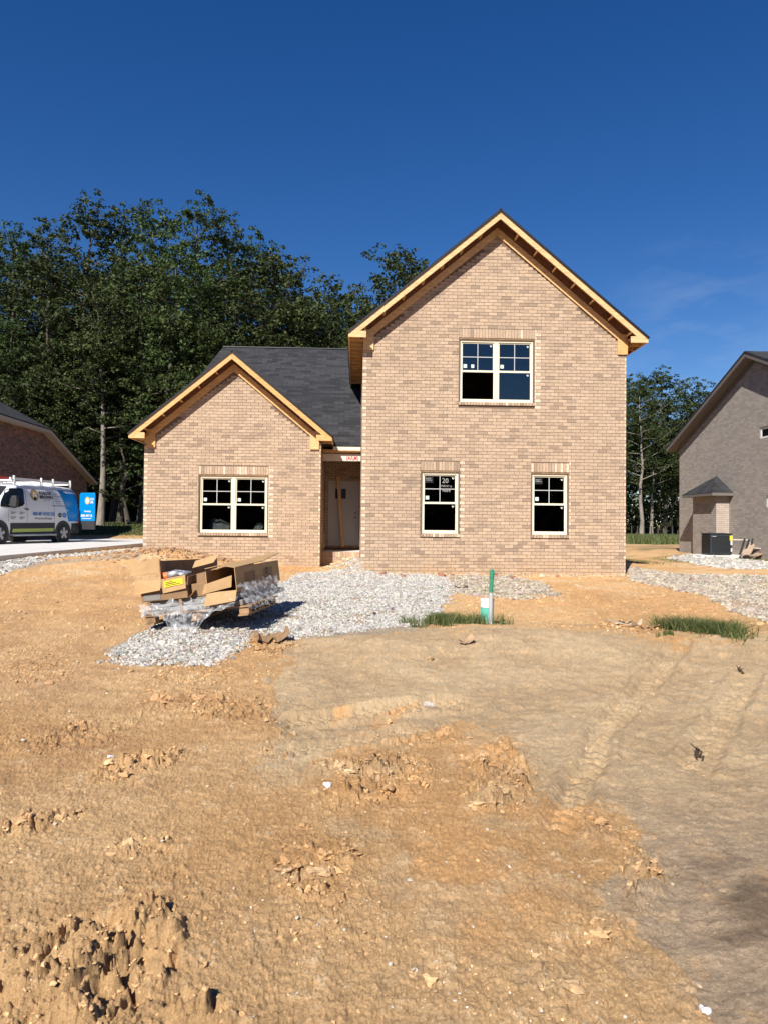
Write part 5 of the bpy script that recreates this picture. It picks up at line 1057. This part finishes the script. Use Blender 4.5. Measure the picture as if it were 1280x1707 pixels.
flap(e, [(.845, -.14, .17), (1.25, -.10, .20), (1.245, .0, .325), (.86, -.005, .33)]); flap(e, [(.80, -.02, .32), (1.19, -.025, .375), (1.21, -.02, .52), (.84, -.01, .44)], 'card')
tf = flap(e, [(.68, .05, .66), (.98, .0, .70), (1.06, .04, .80), (.70, .12, .745)]); mb = MB(); mb.poly([(.75, .052, .685), (.93, .025, .705), (.955, .045, .765), (.77, .085, .735)]); mb.build('label', M['yellow'], e)
flap(e, [(.70, .1, .45), (.86, .05, .45), (.86, .05, .60), (.70, .12, .58)], 'card_in')
for y_ in (.35, 1.2): mb = MB(); mb.box(1.249, 1.251, y_, y_+.45, .40, .53); mb.build('print', M['card_in'], e)
mb = MB(); mb.box(1.249, 1.252, 1.3, 1.42, .44, .54); mb.build('print', M['ink'], e)
mb = MB(); mb.box(1.249, 1.2505, 0, 2.0, .445, .45); mb.build('seam', M['card_in'], e)
e = pal_empty('carton', 'half hidden brown carton wedged between the open carton and the torn one', 'carton'); mb = MB(); mb.box(.64, .84, .05, 1.9, .295, .46); mb.build('box', M['card_in'], e, bevel=.006); flap(e, [(.64, .3, .47), (.64, 1.9, .47), (.80, 1.9, .58), (.82, .3, .50)], 'card')
# silver tube with an orange cap
e = pal_empty('foil_tube', 'crumpled silver tube with an orange end lying in the open carton', 'tube'); mb = MB(); mb.tube([(.34, .03, .60), (.44, .06, .615), (.52, .1, .605)], [.048, .05, .03], 12); mb.tube([(.50, .04, .60), (.58, .12, .59)], [.025, .028], 8); mb.tube([(.42, .1, .64), (.60, .2, .60)], [.03, .022], 8); mb.build('tube', M['foil'], e, smooth=True)
mb = MB(); mb.tube([(.305, .02, .592), (.345, .032, .60)], [.055, .052], 14); mb.build('cap', M['orange'], e)
# plastic film
def film_sheet(fn, nu, nv, label):
    mb = MB(); ids = [[mb.vert(fn(i/nu, j/nv)) for j in range(nv+1)] for i in range(nu+1)]
    for i in range(nu):
        for j in range(nv): mb.f.append([ids[i][j], ids[i+1][j], ids[i+1][j+1], ids[i][j+1]])
    o = mb.build('plastic_film', M['film'], None, smooth=True); o.matrix_world = PT; tag(o, label, 'plastic film'); return o
def pn(x, y, s): return float(perlin(np.array([x], float), np.array([y], float), s)[0])
def f1(u, v):
    x = -.04+1.30*u; bot = .13-.42*math.exp(-((x-.62)/.26)**2)+.05*pn(x*5, 0, 3)-.10*x*0; top = .27+.05*pn(x*6, 3, 4); z = top+(bot-top)*v; xx = x+(.62-x)*.35*v*math.exp(-((x-.55)/.5)**2)
    return (xx+.03*pn(x*9, v*4, 8), -.035-.08*v*(1+.8*pn(x*7, v*2, 5))-.05*abs(pn(x*13, v*2, 6))*(.4+v)-.28*v*math.exp(-((x-.60)/.26)**2), z+.02*pn(x*12, v*6, 7))
film_sheet(f1, 90, 26, 'clear crumpled plastic sheet hanging from the near side of the load to the gravel')
def f2(u, v):
    y = -.05+1.75*u; z = .40-.33*v+.03*pn(y*4, v, 14); return (1.27+.16*v+.07*pn(y*9, v*5, 11)*(.3+v)+.04*abs(pn(y*20, v*2, 12)), y, z+.03*pn(y*11, v*7, 13))
film_sheet(f2, 80, 18, 'grey crumpled plastic film bunched along the right side of the load')
# ------------------------------------------------------------------ stake, cleanout pipe, scraps
p = at(817, 1043, .15); bx, by = p[0], p[1]; bz = gz(bx, by)-.03; H_ = (1043-953)*by/FPX
e = empty('marker_post', (bx, by, bz)); e.rotation_euler = (0, math.radians(.6), 0); tag(e, 'grey pipe post with a green painted top in front of the teal pipe', 'post')
mb = MB(); mb.tube([(0, 0, 0), (0, 0, H_*.62)], .026, 14); mb.build('pipe', M['metal_grey'], e, smooth=False); mb = MB(); mb.tube([(0, 0, H_*.62), (.004, 0, H_*.88)], .0285, 14); mb.tube([(.004, 0, H_*.88), (.004, 0, H_+.03)], .031, 14); mb.build('green_top', M['green_paint'], e)
bx2, by2 = bx-.015, by+.22; bz2 = gz(bx2, by2)-.03; e = empty('cleanout_pipe', (bx2, by2, bz2)); tag(e, 'short teal sewer cleanout pipe with a white collar behind the marker post', 'pipe')
mb = MB(); mb.tube([(0, 0, 0), (0, 0, .27)], .088, 24); mb.build('pipe', M['teal_pipe'], e); mb = MB(); mb.tube([(0, 0, .25), (0, 0, .33)], .094, 24); mb.tube([(0, 0, .331), (0, 0, .365)], .1, 24); mb.build('collar', M['white'], e); 
M['crust'] = mat('crust', (.36, .24, .14), rough=.9, var=.2, bump=.4, bscale=30)
M['dark_scrap'] = mat('dark_scrap', (.035, .036, .038), rough=.8, var=.3)
M['plank_pale'] = mat('dusty_paper', (.42, .34, .24), rough=.9, var=.2)
def scrap(name, px, py, L, Wd, rz, m, label, cat, curl=.04, group=None, seed=1, zz=None):
    q = at(px, py, .15 if py < 1080 else .02); x, y = q[0], q[1]; r = random.Random(seed); n = 8; mb = MB(); ids = []
    for i in range(n+1):
        t = i/n-.5; row = []
        for j in range(4): s_ = j/3-.5; X_ = x+(t*L*math.cos(rz)-s_*Wd*math.sin(rz)*(1+.3*r.uniform(-1, 1))); Y_ = y+(t*L*math.sin(rz)+s_*Wd*math.cos(rz)*(1+.4*r.uniform(-1, 1))); row.append(mb.vert((X_, Y_, gz(X_, Y_)+.006+curl*abs(t)*2*abs(t)*2+curl*.5*r.random()+curl*.6*(s_+.5)*r.random())))
        ids.append(row)
    for i in range(n):
        for j in range(3): mb.f.append([ids[i][j], ids[i+1][j], ids[i+1][j+1], ids[i][j+1]])
    o = mb.build(name, M[m], None); md = o.modifiers.new('t', 'SOLIDIFY'); md.thickness = .005; tag(o, label, cat, group); return o
scrap('cardboard_scrap', 452, 1082, .42, .20, .35, 'card_in', 'curled brown cardboard scrap at the front edge of the gravel', 'cardboard', .09, seed=3)
scrap('black_strip', 619, 1026, .22, .05, 1.0, 'dark_scrap', 'short black strip lying on the white gravel', 'scrap', .02, seed=4)
scrap('black_strip', 768, 990, .26, .09, .1, 'dark_scrap', 'dark flat scrap between the gravel and the tall house', 'scrap', .03, seed=5)
scrap('black_strip', 1078, 973, .45, .04, .05, 'dark_scrap', 'thin dark rod lying on the rubble right of the tall house', 'scrap', .01, seed=6)
scrap('torn_paper', 1040, 1043, .45, .13, -.3, 'plank_pale', 'torn pale paper lying behind the sand bank', 'paper', .05, seed=7)
scrap('torn_paper', 1075, 1050, .35, .10, -.5, 'card_in', 'brown torn paper beside the right grass strip', 'paper', .05, seed=8)
scrap('black_strip', 1042, 1040, .16, .05, -.6, 'dark_scrap', 'small black scrap caught in the torn paper', 'scrap', .04, seed=9)
scrap('black_strip', 1160, 1047, .55, .05, -.22, 'dark_scrap', 'dark strip lying in the right grass strip', 'scrap', .03, seed=19)
scrap('clay_crust', 776, 1097, .20, .09, .5, 'crust', 'raised flake of crusted sand on the bank', 'crust', .05, seed=10)
e_ = at(714, 1160, .1); mb = MB(); mb.tube([(0, 0, 0), (.03, -.02, .002), (.07, -.05, 0), (.09, -.065, .0)], [.016, .026, .02, .01], 10); o = mb.build('plastic_bottle', M['film'], None, smooth=True); o.location = (e_[0]-.04, e_[1]+.03, gz(e_[0], e_[1])+.022); tag(o, 'small crushed clear bottle lying on the sand', 'bottle')
M['wet'] = mat('dead_weed', (.05, .035, .025), rough=.9, var=.3)
for (px, py, lb, s) in ((1163, 1238, 'dark dead root standing in the sand at right', 1.), (1234, 1118, 'dead root knot at the foot of the right sand heap', .8), (1174, 1690, 'dark root piece at the bottom right corner', .5)):
    q = at(px, py, .08); r = random.Random(px); mb = MB()
    for k in range(7):
        x, y = q[0]+r.uniform(-.015, .015)*s, q[1]+r.uniform(-.05, .05)*s; z = gz(x, y); mb.tube([(x, y, z-.01), (x+r.uniform(-.02, .02)*s, y+r.uniform(-.02, .02), z+.03*s), (x+r.uniform(-.03, .03)*s, y+r.uniform(-.03, .03), z+r.uniform(.04, .09)*s)], [.008*s, .007*s, .002], 5)
    o = mb.build('dead_root', M['wet'], None); tag(o, lb, 'root')
# broken bricks along the foot of the tall wall
M['redbrick'] = mat('broken_brick', (.34, .16, .10), rough=.9, var=.2, bump=.4, bscale=60)
M['tanbrick'] = mat('broken_tan_brick', (.45, .33, .23), rough=.9, var=.2, bump=.4, bscale=60)
def hw(u, v): c_, s_ = math.cos(TH), math.sin(TH); return HO[0]+u*c_-v*s_, HO[1]+u*s_+v*c_
rb = random.Random(5)
spots = [(.5, -.5), (.85, -.35), (1.2, -.6), (1.6, -.45), (2.0, -.3), (2.25, -.5), (2.6, -.3), (2.75, -.65), (3.1, -.35), (3.45, -.4), (3.8, -.3), (4.1, -.3), (4.45, -.28), (4.6, -.7), (3.0, -1.1), (3.35, -1.2), (1.9, -.9), (5.1, -.4), (1.0, -1.2)]
for i, (u, v) in enumerate(spots):
    u += rb.uniform(-.1, .1); x, y = hw(u, v); mb = MB(); L = rb.uniform(.07, .19); a_ = rb.uniform(0, 3.1)
    k = [(-L/2, -.045, 0), (L/2, -.045, 0), (L/2+rb.uniform(-.02, .02), .045, 0), (-L/2, .045, 0)]; mb.prism(k, (rb.uniform(-.01, .01), 0, rb.uniform(.05, .07)))
    red = rb.random() < .55; o = mb.build('brick_piece', M['redbrick' if red else 'tanbrick'], None, bevel=.004); o.location = (x, y, gz(x, y)-.005); o.rotation_euler = (rb.uniform(-.3, .3), rb.uniform(-.3, .3), a_)
    lb = ('dark red' if red else 'tan')+' brick piece '+('on the gravel before the tall wall' if v < -.55 else 'at the tall wall foot '+('left of the post' if u < 2.3 else 'right of the post')); tag(o, lb, 'brick', lb)
# rubble heap at the porch and pale chips by the wall
def chips():
    r = np.random.default_rng(77); n = 900; u = np.concatenate([r.uniform(-.2, 6.6, 550), r.normal(-.55, .28, 350)]); v = np.concatenate([-.15-np.abs(r.normal(0, .28, 550)), r.normal(1.1, .55, 350)])
    c_, s_ = math.cos(TH), math.sin(TH); X = HO[0]+u*c_-v*s_; Y = HO[1]+u*s_+v*c_; k = (u > -1.08) & ((u < -.03) | (v < -.05)); X, Y = X[k], Y[k]; z, _ = G(X, Y)
    o = rocks('rubble', np.column_stack([X, Y, z]), np.clip(.018*np.exp(r.normal(0, .6, len(X))), .008, .075), 7, r.uniform(.8, 1.2, (len(X), 1))*np.array([[.52, .40, .25]]), M['stone'], flat=.6, sub=1); tag(o, 'dried mortar crumbs and rubble heaped before the porch and along the tall wall', 'rubble', kind='stuff')
    n = 500; X = r.normal(-5.2, .9, n); Y = r.normal(17.4, .6, n); z, _ = G(X, Y)
    o = rocks('spoil_clods', np.column_stack([X, Y, z]), np.clip(.03*np.exp(r.normal(0, .5, n)), .012, .11), 8, r.uniform(.75, 1.15, (n, 1))*np.array([[.36, .22, .12]]), M['clodm'], flat=.7, sub=1); tag(o, 'brown clods of the spoil heap against the low wing', 'clods', kind='stuff')
chips()
# debris beside the grey brick house
M['plank'] = mat('brown_plank', (.34, .25, .18), rough=.85, var=.2)
def plank(a, b, w_, h_, m, name, label, cat, group=None): mb = MB(); mb.bar(a, b, w_, h_); o = mb.build(name, M[m]); tag(o, label, cat, group); return o
plank((12.85, 25.4, .55), (13.35, 25.9, .98), .30, .025, 'plank', 'board', 'wide brown board leaning in the debris right of the air conditioning unit', 'board')
plank((13.0, 25.2, .52), (13.7, 25.5, .70), .28, .03, 'plank', 'board', 'brown board lying low at the front of the debris', 'board')
plank((13.3, 25.5, .78), (14.2, 25.7, .92), .35, .04, 'trim', 'board', 'pale board on top of the debris at the right picture edge', 'board')
mb = MB(); mb.box(13.35, 14.1, 25.3, 25.9, .45, .70); tag(mb.build('wooden_crate', M['old_wood'], bevel=.02), 'low brown crate under the pale board at the right picture edge', 'crate')
for k, (x0, x1) in enumerate(((12.75, 12.95), (12.93, 13.13), (13.12, 13.3), (13.3, 13.5))):
    o = plank((x0, 25.6+.05*k, .55), (x1+.05, 25.75+.05*k, 1.12-.03*(k % 2)), .05, .05, 'clad', 'metal_strut', ('leftmost', 'second from the left', 'third from the left', 'rightmost')[k]+' of four dark slanted struts in the debris beside the air conditioner', 'strut', 'dark struts in the debris')
plank((12.6, 25.8, 1.08), (13.2, 25.9, 1.08), .04, .03, 'trim', 'batten', 'thin pale batten resting across the dark struts', 'batten')
# fence posts at the meadow edge
for k, px in enumerate((1052, 1062, 1073, 1085, 1096, 1108, 1120)):
    x = (px-640)/FPX*64; z = gz(x, 64); mb = MB(); mb.tube([(0, 0, -.1), (.02, 0, 1.15)], .045, 6); mb.box(-.05, .05, -.05, .05, 1.14, 1.18); o = mb.build('fence_post', M['bark']); o.location = (x, 64, z); tag(o, 'thin grey fence post at the far side of the meadow', 'fence post', 'fence posts beyond the meadow')
